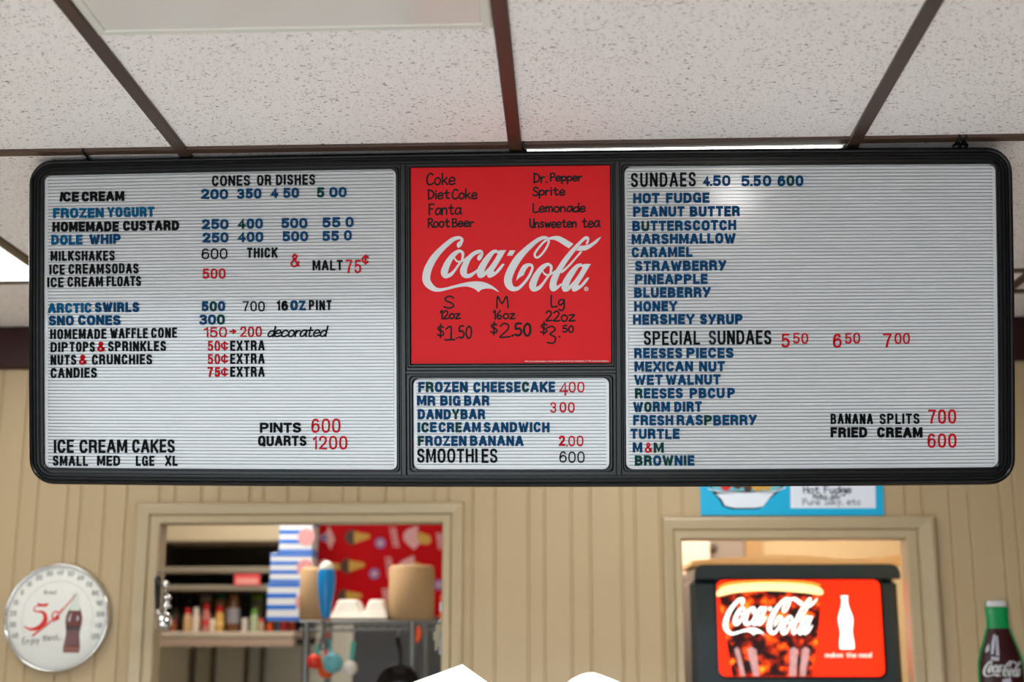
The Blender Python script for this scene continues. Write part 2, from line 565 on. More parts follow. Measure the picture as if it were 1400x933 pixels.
M['white'] = mat('white_paint', rgb(232, 232, 226), 0.4, vary=0.02)
M['frame_white'] = mat('white_enamel', rgb(222, 221, 212), 0.35, vary=0.02)
M['lens_off'] = mat('unlit_lens', rgb(224, 219, 213), 0.12, vary=0.02, scale=3)
M['lens_on'] = mat('lit_lens', rgb(255, 253, 248), 0.3, vary=0.0, emit=LAMP)
M['lens_dim'] = mat('lit_lens_weaker', rgb(255, 253, 248), 0.3, vary=0.0, emit=LAMP * 0.6)  # weaker emission only to tone down the left wall, not tube age
M['lens_front'] = mat('lit_lens_front', rgb(240, 248, 255), 0.3, vary=0.0, emit=LAMP_FRONT)
M['lens_kitchen'] = mat('lit_lens_kitchen', rgb(255, 244, 226), 0.3, vary=0.0, emit=KITCHEN_LAMP)
M['floor'] = mat('pale_floor_tile', rgb(226, 222, 216), 0.5, vary=0.1, scale=4)
M['steel'] = mat('brushed_steel', rgb(128, 130, 133), 0.34, metal=0.85, vary=0.08, scale=40)
M['chrome'] = mat('chrome', rgb(225, 226, 228), 0.10, metal=1.0, vary=0.02)
M['darkmetal'] = mat('dark_fridge_steel', rgb(64, 64, 67), 0.42, metal=0.2, vary=0.10, scale=5)
M['kraft'] = mat('kraft_paper', rgb(192, 160, 122), 0.8, vary=0.05, scale=80)
M['foam'] = mat('white_foam', rgb(238, 235, 230), 0.6, vary=0.02)
M['paperwhite'] = mat('bright_white_card', rgb(250, 251, 252), 0.6, vary=0.01)


def ceiling_material():
    m = bpy.data.materials.new('acoustic_tile')
    m.use_nodes = True
    nt = m.node_tree
    b = nt.nodes['Principled BSDF']
    b.inputs['Roughness'].default_value = 0.85
    b.inputs['Specular IOR Level'].default_value = 0.15
    tc = nt.nodes.new('ShaderNodeTexCoord')

    def pits(scale, stretch, lo, hi, rot=0.0, seedoff=0.0):
        mp = nt.nodes.new('ShaderNodeMapping')
        mp.inputs['Scale'].default_value = stretch
        mp.inputs['Rotation'].default_value = (0, 0, rot)
        mp.inputs['Location'].default_value = (seedoff, seedoff * 1.7, 0)
        nz = nt.nodes.new('ShaderNodeTexNoise')
        nz.inputs['Scale'].default_value = scale
        nz.inputs['Detail'].default_value = 2.5
        nz.inputs['Roughness'].default_value = 0.55
        nt.links.new(tc.outputs['Object'], mp.inputs[0])
        nt.links.new(mp.outputs[0], nz.inputs[0])
        r = nt.nodes.new('ShaderNodeMapRange')
        r.inputs[1].default_value = lo
        r.inputs[2].default_value = hi
        nt.links.new(nz.outputs[0], r.inputs[0])
        return r.outputs[0]
    a = pits(150, (0.8, 1.5, 1), 0.635, 0.69, 0.15)
    c = pits(260, (1, 1.1, 1), 0.64, 0.70, 0.5, 3.3)
    d = pits(130, (0.6, 1.5, 1), 0.66, 0.70, 0.6, 7.1)
    mx = nt.nodes.new('ShaderNodeMath')
    mx.operation = 'MAXIMUM'
    nt.links.new(a, mx.inputs[0])
    nt.links.new(c, mx.inputs[1])
    m2 = nt.nodes.new('ShaderNodeMath')
    m2.operation = 'MAXIMUM'
    nt.links.new(mx.outputs[0], m2.inputs[0])
    nt.links.new(d, m2.inputs[1])
    col = nt.nodes.new('ShaderNodeMix')
    col.data_type = 'RGBA'
    col.inputs[6].default_value = rgb(247, 242, 241)
    col.inputs[7].default_value = rgb(112, 100, 94)
    nt.links.new(m2.outputs[0], col.inputs[0])
    nt.links.new(col.outputs[2], b.inputs['Base Color'])
    bp = nt.nodes.new('ShaderNodeBump')
    bp.inputs['Strength'].default_value = 0.5
    bp.inputs['Distance'].default_value = 0.002
    bp.invert = True
    nt.links.new(m2.outputs[0], bp.inputs['Height'])
    nt.links.new(bp.outputs[0], b.inputs['Normal'])
    return m


M['ceiling'] = ceiling_material()
M['wall'] = mat('beige_panelling', rgb(178, 156, 121), 0.45, vary=0.04, scale=3, bump=0.05, stretch=(6, 1, 0.6))
M['casing'] = mat('beige_gloss_trim', rgb(176, 158, 126), 0.38, vary=0.03, scale=6)
M['kwall'] = mat('kitchen_paint', rgb(220, 218, 206), 0.6, vary=0.04, scale=3)
M['rwall'] = mat('tan_back_room_paint', rgb(206, 182, 142), 0.6, vary=0.03, scale=2)

# ------------------------------------------------------------------ the room shell
WY = 3.70          # front face of the panelled wall
WT = 0.05
XL, XR = -3.6, 1.38
YB = -3.7


def opening(x0, x1, ytop):
    a, b = at(x0, ytop, WY), at(x1, ytop, WY)
    return a.x, b.x, a.z


D1 = opening(220, 607, 715.5)
D2 = opening(930, 1238, 737)

grooves = []
x = XL
k = 0
pat = [0.052, 0.085, 0.038, 0.068, 0.062, 0.092, 0.044, 0.074]
while x < XR:
    x += pat[k % len(pat)]
    k += 1
    grooves.append(x)
prof = [(XL, 0.0)]
for g in grooves:
    if g > XR - 0.02:
        break
    prof += [(g - 0.0045, 0.0), (g - 0.0018, 0.0042), (g + 0.0018, 0.0042), (g + 0.0045, 0.0)]
prof.append((XR, 0.0))
for d in (D1, D2):
    for xx in (d[0], d[1]):
        prof.append((xx, 0.0))
prof.sort()
mb = MB()
for (xa, da), (xb, db) in zip(prof[:-1], prof[1:]):
    if xb - xa < 1e-6:
        continue
    xm = (xa + xb) / 2
    z0 = 0.0
    for d in (D1, D2):
        if d[0] < xm < d[1]:
            z0 = d[2]
    mb.add([(xa, WY + da, z0), (xb, WY + db, z0), (xb, WY + db, CEIL), (xa, WY + da, CEIL)], [(0, 1, 2, 3)])
# solid core behind the panelling
xs = [XL, D1[0], D1[1], D2[0], D2[1], XR]
for a, b, z0 in ((xs[0], xs[1], 0), (xs[1], xs[2], D1[2]), (xs[2], xs[3], 0), (xs[3], xs[4], D2[2]), (xs[4], xs[5], 0)):
    mb.box((a, WY + 0.005, z0), (b, WY + WT, CEIL))
struct('wall_back', mb, M['wall'], 'beige grooved panelling wall with two doorways')

mb = MB()
mb.box((XL - 0.1, YB, 0), (XL, WY + WT, CEIL))
struct('wall_left', mb, M['wall'])
mb = MB()
mb.box((XR, YB, 0), (XR + 0.1, WY + WT, CEIL))
struct('wall_right', mb, mat('dark_brown_wall', rgb(92, 70, 56), 0.5))  # unseen side wall, set close and dark to keep light off the right
mb = MB()
mb.box((XL - 0.1, YB - 0.1, 0), (XR + 0.1, YB, CEIL))
struct('wall_front', mb, M['wall'])
mb = MB()
mb.box((XL - 0.1, YB, -0.1), (XR + 0.9, 6.6, 0))
struct('floor', mb, M['floor'])
mb = MB()
mb.box((XL - 0.1, YB, CEIL), (XR + 0.9, 6.6, CEIL + 0.08))
struct('ceiling', mb, M['ceiling'], 'speckled white acoustic tile ceiling')

# dark red band at the top of the wall
mb = MB()
zb = at(0, 506, WY).z
mb.bbox((XL, WY - 0.02, zb), (XR, WY, CEIL - 0.001), 0.004)
struct('trim_1', mb, M['band'], 'dark oxblood red band where the panelled wall meets the ceiling')


# brown bars of the suspended ceiling
def bar(mb, a, b, wd=0.024, drop=0.006):
    """a,b: (x,y) ends"""
    if abs(a[0] - b[0]) < 1e-6:
        mb.bbox((a[0] - wd / 2, min(a[1], b[1]), CEIL - drop), (a[0] + wd / 2, max(a[1], b[1]), CEIL + 0.01), 0.0015)
    else:
        mb.bbox((min(a[0], b[0]), a[1] - wd / 2, CEIL - drop), (max(a[0], b[0]), a[1] + wd / 2, CEIL + 0.01), 0.0015)


TX = [-0.705 + 0.6125 * i for i in range(-4, 4)]
TX[3] = -1.276
YT = 2.294
for i, tx in enumerate(TX):
    mb = MB()
    bar(mb, (tx, YB), (tx, WY - 0.02))
    struct('trim_%d' % (i + 2), mb, M['tee'], 'brown metal bar of the suspended ceiling')
n = len(TX) + 2
for yy, xa, xb in ((YT, XL, XR), (3.195, XL, XR), (3.395, 0.6, XR), (1.10, XL, XR), (-0.12, XL, XR), (-1.34, XL, XR), (-2.56, XL, XR)):
    mb = MB()
    bar(mb, (xa, yy), (xb, yy), drop=0.0055)
    struct('trim_%d' % n, mb, M['tee'], 'brown metal cross bar of the suspended ceiling')
    n += 1


# door casings
def casing(name, d, xo0, xo1, yo, label):
    ax, bx, zt = d
    o0, o1, zo = at(xo0, yo + 40, WY).x, at(xo1, yo + 40, WY).x, at((xo0 + xo1) / 2, yo, WY).z
    wl, wr, wt = ax - o0, o1 - bx, zo - zt
    pr = [(0.0, WT), (0.0, -0.012), (0.06, -0.016), (0.34, -0.016), (0.42, -0.011), (0.47, -0.018), (0.85, -0.022), (0.95, -0.020), (1.0, -0.014), (1.0, 0.0)]
    rings = []
    for t, y in pr:
        xl, xr, z = ax + 0.003 - (wl + 0.003) * t, bx - 0.003 + (wr + 0.003) * t, zt - 0.003 + (wt + 0.003) * t
        rings.append([(xl, WY + y, 0), (xl, WY + y, z), (xr, WY + y, z), (xr, WY + y, 0)])
    mb = MB()
    mb.loft(rings, closed=False)
    return struct(name, mb, M['casing'], label)


casing('door_1', D1, 186, 634, 688, 'beige casing of the doorway to the kitchen')
casing('door_2', D2, 906, 1279, 707, 'beige casing of the doorway behind the drink dispenser')

# rooms behind
KY = 5.66
mb = MB()
mb.box((-3.0, KY, 0), (0.0, KY + 0.1, CEIL))
struct('wall_kitchen_back', mb, M['kwall'])
mb = MB()
mb.box((-3.1, WY + WT, 0), (-3.0, KY + 0.1, CEIL))
struct('wall_kitchen_left', mb, M['kwall'])
mb = MB()
mb.box((-0.02, WY + WT, 0), (0.06, KY + 0.1, CEIL))
struct('wall_kitchen_right', mb, M['kwall'])
mb = MB()
mb.box((0.06, 5.4, 0), (2.2, 5.5, CEIL))
struct('wall_store_back', mb, M['rwall'])
mb = MB()
mb.box((2.1, WY + WT, 0), (2.2, 5.4, CEIL))
struct('wall_store_right', mb, M['rwall'])


# ------------------------------------------------------------------ ceiling light fixtures
def fixture(label, x0, x1, y0, y1, lens, drop=0.002, fr=0.014):
    c = ((x0 + x1) / 2, (y0 + y1) / 2, CEIL)
    t = thing('ceiling_light', label, 'ceiling light', c, 'ceiling light fixtures')
    rings = []
    for i, z in ((0, 0.0), (0, -drop - 0.002), (0.003, -drop - 0.0035), (fr, -drop - 0.0035), (fr + 0.003, -drop)):
        rings.append([(x0 + i, y0 + i, CEIL + z), (x1 - i, y0 + i, CEIL + z), (x1 - i, y1 - i, CEIL + z), (x0 + i, y1 - i, CEIL + z)])
    mb = MB()
    mb.loft(rings)
    obj('frame', mb, M['frame_white'], t)
    i = fr + 0.002
    mb = MB()
    mb.bbox((x0 + i, y0 + i, CEIL - drop - 0.002), (x1 - i, y1 - i, CEIL - 0.0005), 0.003)
    obj('diffuser', mb, lens, t)
    return t


hb = 0.013
fixture('unlit ceiling light with glossy white lens, at the top of the picture', TX[4] + hb, TX[5] - hb, 1.115, 1.815, M['lens_off'], drop=0.001)
fixture('lit ceiling light just above the middle of the menu board', TX[5] + hb, TX[6] - hb, YT + 0.0125, 3.18, M['lens_on'], fr=0.005)
fixture('lit ceiling light left of the menu board', TX[3] - 0.5995, TX[3] - hb, YT + 0.0125, 3.18, M['lens_dim'], fr=0.005)
# lit fixtures over the shop floor, behind the photographer
for fx, fy, lab in ((TX[3], -1.9, 'leftmost of three by the shop front'), (TX[4], -1.9, 'middle of three by the shop front'), (TX[5], -1.9, 'rightmost of three by the shop front'), (TX[4], 0.0, 'left of the pair nearer the counter'), (TX[5], 0.0, 'right of the pair nearer the counter')):
    fixture('lit ceiling light over the shop floor, ' + lab, fx + hb, fx + 0.5995, fy, fy + 0.58, M['lens_front'])
# unseen lamp added to put the glare spot on the right letter panel
wl = thing('glare_lamp', 'small lit wall lamp by the shop door', 'wall lamp', (0.86, YB, 1.9))
mb = MB()
mb.bbox((0.80, YB, 1.86), (0.92, YB + 0.02, 2.0), 0.005)
obj('base', mb, M['steel'], wl)
for dz in (1.885, 1.965):
    mb = MB()
    mb.bbox((0.78, YB + 0.02, dz - 0.016), (0.94, YB + 0.07, dz + 0.016), 0.010)
    obj('tube', mb, mat('lit_lamp_tube', rgb(255, 255, 255), 0.4, emit=130), wl)
# kitchen and store lamps
fixture('lit kitchen ceiling light', -1.4, -0.8, 4.2, 4.8, M['lens_kitchen'])
fixture('lit store room ceiling light', 0.5, 1.1, 3.9, 4.9, M['lens_kitchen'])

# ------------------------------------------------------------------ the menu board
BW, BH = 1.80, 0.605
bu = Vector((1.8297955, -0.02436896, -0.01243332)).normalized()
bn = Vector((-0.01443033, -0.97845754, -0.2059432))
bv = bn.cross(bu).normalized()
bn = bu.cross(bv).normalized()
bc = CAM + (Vector((-0.10400602, 2.41751675, 2.26244285)) - CAM) * (1.80 / 1.83)
BM = Matrix(((bu.x, bv.x, bn.x, bc.x), (bu.y, bv.y, bn.y, bc.y), (bu.z, bv.z, bn.z, bc.z), (0, 0, 0, 1)))


def B(px, py):
    r = ray(px, py)
    t = (bc - CAM).dot(bn) / r.dot(bn)
    d = CAM + r * t - bc
    return d.dot(bu), d.dot(bv)


def bow(u, v):
    """the board's sheet-metal frame is slightly bowed"""
    return u + 0.0016 * (1 - min(1, (v / 0.3) ** 2)) * (u / 0.9), v + 0.0050 * (1 - min(1, (u / 0.9) ** 2)) * (v / 0.3)


def bowed(mb):
    mb.v = [Vector((*bow(p.x, p.y), p.z)) for p in mb.v]
    return mb


board = thing('menu_board', 'long black-framed menu letter board hanging below the ceiling', 'menu board')
board['_plain'] = False
board.matrix_world = BM
U1, V1 = BW / 2, BH / 2


def rrect_path(u0, u1, v0, v1, r, k=7, along=14):
    """rounded rectangle with subdivided sides"""
    q = rrect(u0, u1, v0, v1, r, k)
    out = []
    N = len(q)
    for i in range(N):
        a, b = q[i], q[(i + 1) % N]
        m = along if math.hypot(a[0] - b[0], a[1] - b[1]) > 3 * r / k + 0.03 else 1
        for j in range(m):
            out.append((a[0] + (b[0] - a[0]) * j / m, a[1] + (b[1] - a[1]) * j / m))
    return out


# frame: mouldings swept round a rounded rectangle
fp = [(0, -0.055), (0, -0.002), (0.0008, 0.004), (0.003, 0.0085), (0.006, 0.0102), (0.009, 0.0085), (0.0105, 0.0055), (0.0115, 0.0055), (0.0125, 0.0078), (0.0145, 0.0082), (0.0158, 0.0060),
      (0.0168, 0.0060), (0.0180, 0.0074), (0.0200, 0.0074), (0.0208, 0.0050), (0.0216, 0.0050), (0.0222, 0.0030), (0.0225, -0.004)]
rings = [[(a, b, z) for a, b in rrect_path(-U1 + d, U1 - d, -V1 + d, V1 - d, max(0.046 - d, 0.004))] for d, z in fp]
mb = MB()
mb.loft(rings)
obj('frame', bowed(mb), M['black'], board)
mb = MB()
mb.poly(rrect_path(-U1 + 0.003, U1 - 0.003, -V1 + 0.003, V1 - 0.003, 0.043), -0.055, -0.0065)
obj('backing', bowed(mb), M['black'], board)


def unbow(u, v):
    a, b = bow(u, v)
    return 2 * u - a, 2 * v - b


def win(tl, tr, bl, br):
    a, b, c, d = [unbow(*B(*p)) for p in (tl, tr, bl, br)]
    return (a[0] + c[0]) / 2, (b[0] + d[0]) / 2, (c[1] + d[1]) / 2, (a[1] + b[1]) / 2


W_L = win((60.5, 241), (541, 231.5), (63, 641), (543.8, 641))
W_P = win((561.3, 228), (834.6, 227), (561.8, 497.5), (835.6, 497.5))
W_S = win((565.4, 517.8), (832.3, 516.8), (565.8, 642), (833.2, 642))
W_R = win((853.3, 228), (1360, 225), (856, 641.5), (1365, 639.5))
du0 = (W_L[1] + min(W_P[0], W_S[0])) / 2
du1 = (W_R[0] + max(W_P[1], W_S[1])) / 2
dv = (W_P[2] + W_S[3]) / 2 - 0.002
I0 = 0.0222
comp = {'L': (-U1 + I0, du0, -V1 + I0, V1 - I0), 'P': (du0, du1, dv, V1 - I0), 'S': (du0, du1, -V1 + I0, dv), 'R': (du1, U1 - I0, -V1 + I0, V1 - I0)}
for key, Wn, rad in (('L', W_L, 0.011), ('P', W_P, 0.0015), ('S', W_S, 0.012), ('R', W_R, 0.013)):
    c = comp[key]
    mb = MB()
    rings = []
    for t, z in ((0.0, 0.0032), (0.55, 0.0032), (0.7, 0.0052), (0.85, 0.0052), (1.0, 0.0040), (1.0, -0.005)):
        e = [c[i] + (Wn[i] - c[i]) * t for i in range(4)]
        rings.append([(a, b, z) for a, b in rrect_path(e[0], e[1], e[2], e[3], 0.0008 + (rad - 0.0008) * t, 7, 14)])
    mb.loft(rings)
    obj('bezel', bowed(mb), M['black'], board)
# upright and cross bars with a raised rib
for (a, b, c, d) in ((du0 - 0.0055, du0 + 0.0055, -V1 + I0, V1 - I0), (du1 - 0.0055, du1 + 0.0055, -V1 + I0, V1 - I0)):
    mb = MB()
    mb.loft([[(a, y, 0.002), (a, y, 0.006), (a + 0.002, y, 0.0078), (b - 0.002, y, 0.0078), (b, y, 0.006), (b, y, 0.002)] for y in [c + (d - c) * i / 12 for i in range(13)]], closed=False)
    obj('upright_bar', bowed(mb), M['black'], board)
mb = MB()
mb.loft([[(xx, dv - 0.004, 0.002), (xx, dv - 0.004, 0.0058), (xx, dv - 0.002, 0.0072), (xx, dv + 0.002, 0.0072), (xx, dv + 0.004, 0.0058), (xx, dv + 0.004, 0.002)] for xx in [du0 + 0.005 + (du1 - du0 - 0.01) * i / 6 for i in range(7)]], closed=False)
obj('cross_bar', bowed(mb), M['black'], board)

# grooved letter panels
PITCH_G = 0.00612


def letter_panel(Wn, label):
    u0, u1, v0, v1 = Wn[0] - 0.003, Wn[1] + 0.003, Wn[2] - 0.003, Wn[3] + 0.003
    mb = MB()
    NS = 12
    us = [u0 + (u1 - u0) * i / NS for i in range(NS + 1)]
    mg = 0.0085
    ul, ur = u0 + mg, u1 - mg
    usg = [ul + (ur - ul) * i / NS for i in range(NS + 1)]
    mb.add([(u0, v0, 0), (ul, v0, 0), (ul, v1, 0), (u0, v1, 0)], [(0, 1, 2, 3)])
    mb.add([(ur, v0, 0), (u1, v0, 0), (u1, v1, 0), (ur, v1, 0)], [(0, 1, 2, 3)])
    n = int((v1 - v0 - 0.008) / PITCH_G)
    gw = 0.0017
    vv = v1 - 0.006
    prof = [(v1, 0.0)]
    for i in range(n):
        prof += [(vv + gw, 0.0), (vv + gw * 0.75, -0.0046), (vv + gw * 0.25, -0.0046), (vv, 0.0)]
        vv -= PITCH_G
    prof.append((v0, 0.0))
    mb.loft([[(x, y, z) for y, z in prof] for x in usg], closed=False)
    mb.add([(ul, v0, 0), (ul, v1, 0), (ul, v1, -0.0047), (ul, v0, -0.0047)], [(0, 1, 2, 3)])
    mb.add([(ur, v0, 0), (ur, v1, 0), (ur, v1, -0.0047), (ur, v0, -0.0047)], [(0, 1, 2, 3)])
    o = obj('letter_panel', bowed(mb), M['panel'], board)
    o['label'] = label


letter_panel(W_L, 'white grooved panel with ice cream prices')
letter_panel(W_S, 'small white grooved panel with frozen treats')
letter_panel(W_R, 'white grooved panel listing sundaes')

# hangers up to the ceiling bar
BMI = BM.inverted()


def hanger(px, twin=False, h0=None):
    for k in ((-0.5, 0.5) if twin else (0,)):
        u, v = B(px + k * 9, 212)
        v = V1 + 0.0046 * (1 - (u / 0.9) ** 2)
        p0 = BM @ Vector((u, v - 0.002, -0.012))
        top = Vector((p0.x * YT / p0.y, YT, CEIL - 0.004))
        mb = MB()
        pts = [p0 + Vector((0.006 * math.cos(a) - 0.004, 0, 0.005 + 0.005 * math.sin(a))) for a in [math.radians(d) for d in range(-90, 200, 30)]]
        mb.tube(pts, 0.0019, 6)
        mb.tube(catmull([p0 + Vector((0, 0, 0.003)), p0 + (top - p0) * 0.4 + Vector((0.004, 0, 0)), p0 + (top - p0) * 0.75 + Vector((-0.001, -0.002, 0)), top], 5), 0.0021, 6)
        mb.tube([top + Vector((-0.001, -0.013, 0.003)), top + Vector((-0.001, -0.013, -0.004)), top + Vector((-0.001, 0.013, -0.004)), top + Vector((-0.001, 0.013, 0.003))], 0.0024, 6)
        mb.xform(BMI)
        obj('hanger', mb, M['black'], board)


hanger(113)
hanger(716)
hanger(1318, True)

# ------------------------------------------------------------------ raised letters
COLN = {'b': ('blue', M['blue']), 'c': ('blue', M['blue_light']), 'g': ('green', M['green']), 'k': ('black', M['ink']), 'r': ('red', M['redl']), 's': ('slate', M['slate'])}
ORD = ['first', 'second', 'third', 'fourth', 'fifth', 'sixth', 'seventh', 'eighth', 'ninth', 'tenth', 'eleventh', 'twelfth']
PANEL = {'L': 'left panel', 'S': 'small middle panel', 'R': 'sundae panel'}
used_labels = set()
# (panel, text, x0, x1, baseline, cap height, stroke, colours, words that place it)
T = []


def t(panel, text, x0, x1, base, cap, sw, col, where):
    T.append((panel, text, x0, x1, base, cap, sw, col, where))


BS, MS, LS = 3.6, 2.65, 1.8
# left panel
t('L', 'CONES', 290, 342, 254.3, 14.5, MS, 'k', 'CONES OR DISHES')
t('L', 'OR', 351.5, 371, 253.7, 14.5, MS, 'k', 'CONES OR DISHES')
t('L', 'DISHES', 377.5, 431, 253, 14.5, MS, 'k', 'CONES OR DISHES')
t('L', 'ICE', 81.5, 108, 276, 13.8, BS, 'k', 'the top ICE CREAM line')
t('L', 'CREAM', 112, 170, 275.3, 13.8, BS, 'k', 'the top ICE CREAM line')
t('L', 'FROZEN', 73, 142, 298.3, 14, BS, 'c', 'FROZEN YOGURT')
t('L', 'YOGURT', 147, 211, 297, 14, BS, 'c', 'FROZEN YOGURT')
t('L', 'HOMEMADE', 72, 162.5, 317, 14, BS, 'k', 'HOMEMADE CUSTARD')
t('L', 'CUSTARD', 168.5, 245, 315.6, 14, BS, 'k', 'HOMEMADE CUSTARD')
t('L', 'DOLE', 70.5, 113, 335, 14, BS, 'c', 'the line under HOMEMADE CUSTARD')
t('L', 'WHIP', 122.5, 165.5, 334, 14, BS, 'b', 'the line under HOMEMADE CUSTARD')
t('L', 'MILKSHAKES', 69.5, 157, 356.8, 14, MS, 'k', 'its own line')
t('L', 'ICE', 68, 88.5, 375.5, 14, MS, 'k', 'ICE CREAM SODAS')
t('L', 'CREAM', 94, 142, 374.8, 14, MS, 'k', 'ICE CREAM SODAS')
t('L', 'SODAS', 144.5, 189.5, 374.2, 14, MS, 'k', 'ICE CREAM SODAS')
t('L', 'ICE', 65, 87, 393.2, 14, MS, 'k', 'ICE CREAM FLOATS')
t('L', 'CREAM', 92.5, 141, 392.4, 14, MS, 'k', 'ICE CREAM FLOATS')
t('L', 'FLOATS', 146, 193, 391.6, 14, MS, 'k', 'ICE CREAM FLOATS')
for txt, a, b_, col in (('200', 275, 312, 'bbb'), ('350', 324, 357.5, 'bbb'), ('4', 370, 380.5, 'b'), ('50', 387, 409, 'bb'), ('5', 433, 443.5, 'g'), ('00', 450.5, 474, 'bb')):
    t('L', txt, a, b_, 272.6 - (a - 275) * 0.0145, 14, 3.3, col, 'the price row under CONES OR DISHES' + (', before 50' if txt == '4' else ', after 4' if txt == '50' else ', before 00' if txt == '5' else ''))
for txt, a, b_, col in (('250', 276, 312.5, 'bbb'), ('400', 325, 359.5, 'gbb'), ('500', 384.5, 420.3, 'bbb'), ('55', 440.5, 465.5, 'bb'), ('0', 472.5, 483.5, 'b')):
    t('L', txt, a, b_, 313.8 - (a - 275) * 0.0145, 14, 3.3, col, 'the price row beside HOMEMADE CUSTARD' + (', after 55' if txt == '0' else ''))
for txt, a, b_, col in (('250', 277, 312.5, 'bbb'), ('400', 325, 360, 'bbb'), ('500', 386, 421.3, 'bbb'), ('55', 440.5, 463.5, 'bb'), ('0', 470.5, 481, 'b')):
    t('L', txt, a, b_, 332 - (a - 275) * 0.0145, 14, 3.3, col, 'the price row below the custard prices' + (', after 55' if txt == '0' else ''))
t('L', '600', 276, 311, 354.5, 14.8, LS, 'k', 'the row of MILKSHAKES')
t('L', 'THICK', 338, 379.5, 352.8, 14, MS, 'k', 'THICK & MALT')
t('L', '&', 397, 410.3, 365.5, 18.5, 2.3, 'r', 'THICK & MALT')
t('L', 'MALT', 427.5, 468.5, 370, 14, MS, 'k', 'THICK & MALT')
t('L', '75', 472.8, 494, 373.8, 18.5, 2.3, 'r', 'the price beside MALT')
t('L', '¢', 494.5, 505, 362, 13.5, 2.4, 'r', 'the price beside MALT')
t('L', '500', 277, 308.5, 381.2, 14, 2.3, 'r', 'the row of ICE CREAM SODAS')
t('L', 'ARCTIC', 66, 125.5, 428.2, 13.8, BS, 'c', 'the blue line above SNO CONES')
t('L', 'SWIRLS', 130, 190.5, 427, 13.8, BS, 'b', 'the blue line above SNO CONES')
t('L', '500', 275.5, 308, 425.8, 14, 3.3, 'bgb', 'the blue price above 300')
t('L', '700', 332, 362, 426, 14, LS, 'k', 'the row above SNO CONES')
t('L', '16', 377.5, 394, 425, 14, 3.3, 'k', '16 OZ PINT')
t('L', 'OZ', 397, 418, 424.8, 14, BS, 'b', '16 OZ PINT')
t('L', 'PINT', 422.5, 453.3, 424.5, 14, MS, 'k', '16 OZ PINT')
t('L', 'SNO', 67, 101, 445.4, 13.8, BS, 'b', 'SNO CONES')
t('L', 'CONES', 107, 165, 444.8, 13.8, BS, 'b', 'SNO CONES')
t('L', '300', 272.5, 307.5, 444, 14, 3.3, 'bbg', 'the row of SNO CONES')
t('L', 'HOMEMADE', 69, 145.5, 463.8, 14.2, MS, 'k', 'HOMEMADE WAFFLE CONE')
t('L', 'WAFFLE', 151, 202, 463, 14.2, MS, 'k', 'HOMEMADE WAFFLE CONE')
t('L', 'CONE', 207, 242, 462.3, 14.2, MS, 'k', 'HOMEMADE WAFFLE CONE')
t('L', '150', 279, 310.3, 461.5, 14.2, 2.0, 'r', 'the row of HOMEMADE WAFFLE CONE')
t('L', '>', 313, 323, 459, 11, 2.2, 'r', 'the row of HOMEMADE WAFFLE CONE')
t('L', '200', 328.5, 358, 461, 14.2, 2.0, 'r', 'the row of HOMEMADE WAFFLE CONE')
t('L', 'DIP', 69.5, 93, 481.7, 14, MS, 'k', 'DIP TOPS & SPRINKLES')
t('L', 'TOPS', 95.5, 129.8, 481.3, 14, MS, 'k', 'DIP TOPS & SPRINKLES')
t('L', '&', 133, 144, 481, 14, 3.0, 'r', 'DIP TOPS & SPRINKLES')
t('L', 'SPRINKLES', 148, 227, 480.6, 14, MS, 'k', 'DIP TOPS & SPRINKLES')
t('L', 'NUTS', 69.5, 104.3, 499.3, 14, MS, 'k', 'NUTS & CRUNCHIES')
t('L', '&', 108, 119.2, 499, 14, 3.0, 'r', 'NUTS & CRUNCHIES')
t('L', 'CRUNCHIES', 126, 208, 498.6, 14, MS, 'k', 'NUTS & CRUNCHIES')
t('L', 'CANDIES', 69.5, 132.5, 517, 14, MS, 'k', 'its own line')
for txt, base, wh, s_ in (('50', 480, 'DIP TOPS', 2.2), ('50', 498, 'NUTS', 2.2), ('75', 515.8, 'CANDIES', 2.8)):
    t('L', txt, 284, 301, base, 14, s_, 'r', 'the price in the %s row' % wh)
    t('L', '¢', 302.3, 312.2, base - 0.7, 12.5, 1.9, 'r', 'the price in the %s row' % wh)
    t('L', 'EXTRA', 315, 361.8, base - 0.3, 14, MS, 'k', 'the %s row' % wh)
t('L', 'PINTS', 355.5, 411.8, 592, 14, 3.3, 'k', 'the row above QUARTS')
t('L', '600', 425.8, 465.5, 592, 19.5, 2.4, 'r', 'the price beside PINTS')
t('L', 'QUARTS', 353, 419, 610, 14, 3.3, 'k', 'the row below PINTS')
t('L', '1200', 427, 475, 615, 18.5, 2.4, 'r', 'the price beside QUARTS')
t('L', 'ICE', 74, 101, 619.5, 18.5, 3.1, 'k', 'ICE CREAM CAKES')
t('L', 'CREAM', 109, 174, 619.5, 18.5, 3.1, 'k', 'ICE CREAM CAKES')
t('L', 'CAKES', 181, 239, 619.3, 18.5, 3.1, 'k', 'ICE CREAM CAKES')
t('L', 'SMALL', 72.5, 120.5, 637.2, 14, MS, 'k', 'the bottom line')
t('L', 'MED', 133, 164.3, 637.2, 14, MS, 'k', 'the bottom line')
t('L', 'LGE', 186, 211, 637.2, 14, MS, 'k', 'the bottom line')
t('L', 'XL', 226, 243, 637.2, 14, MS, 'k', 'the bottom line')
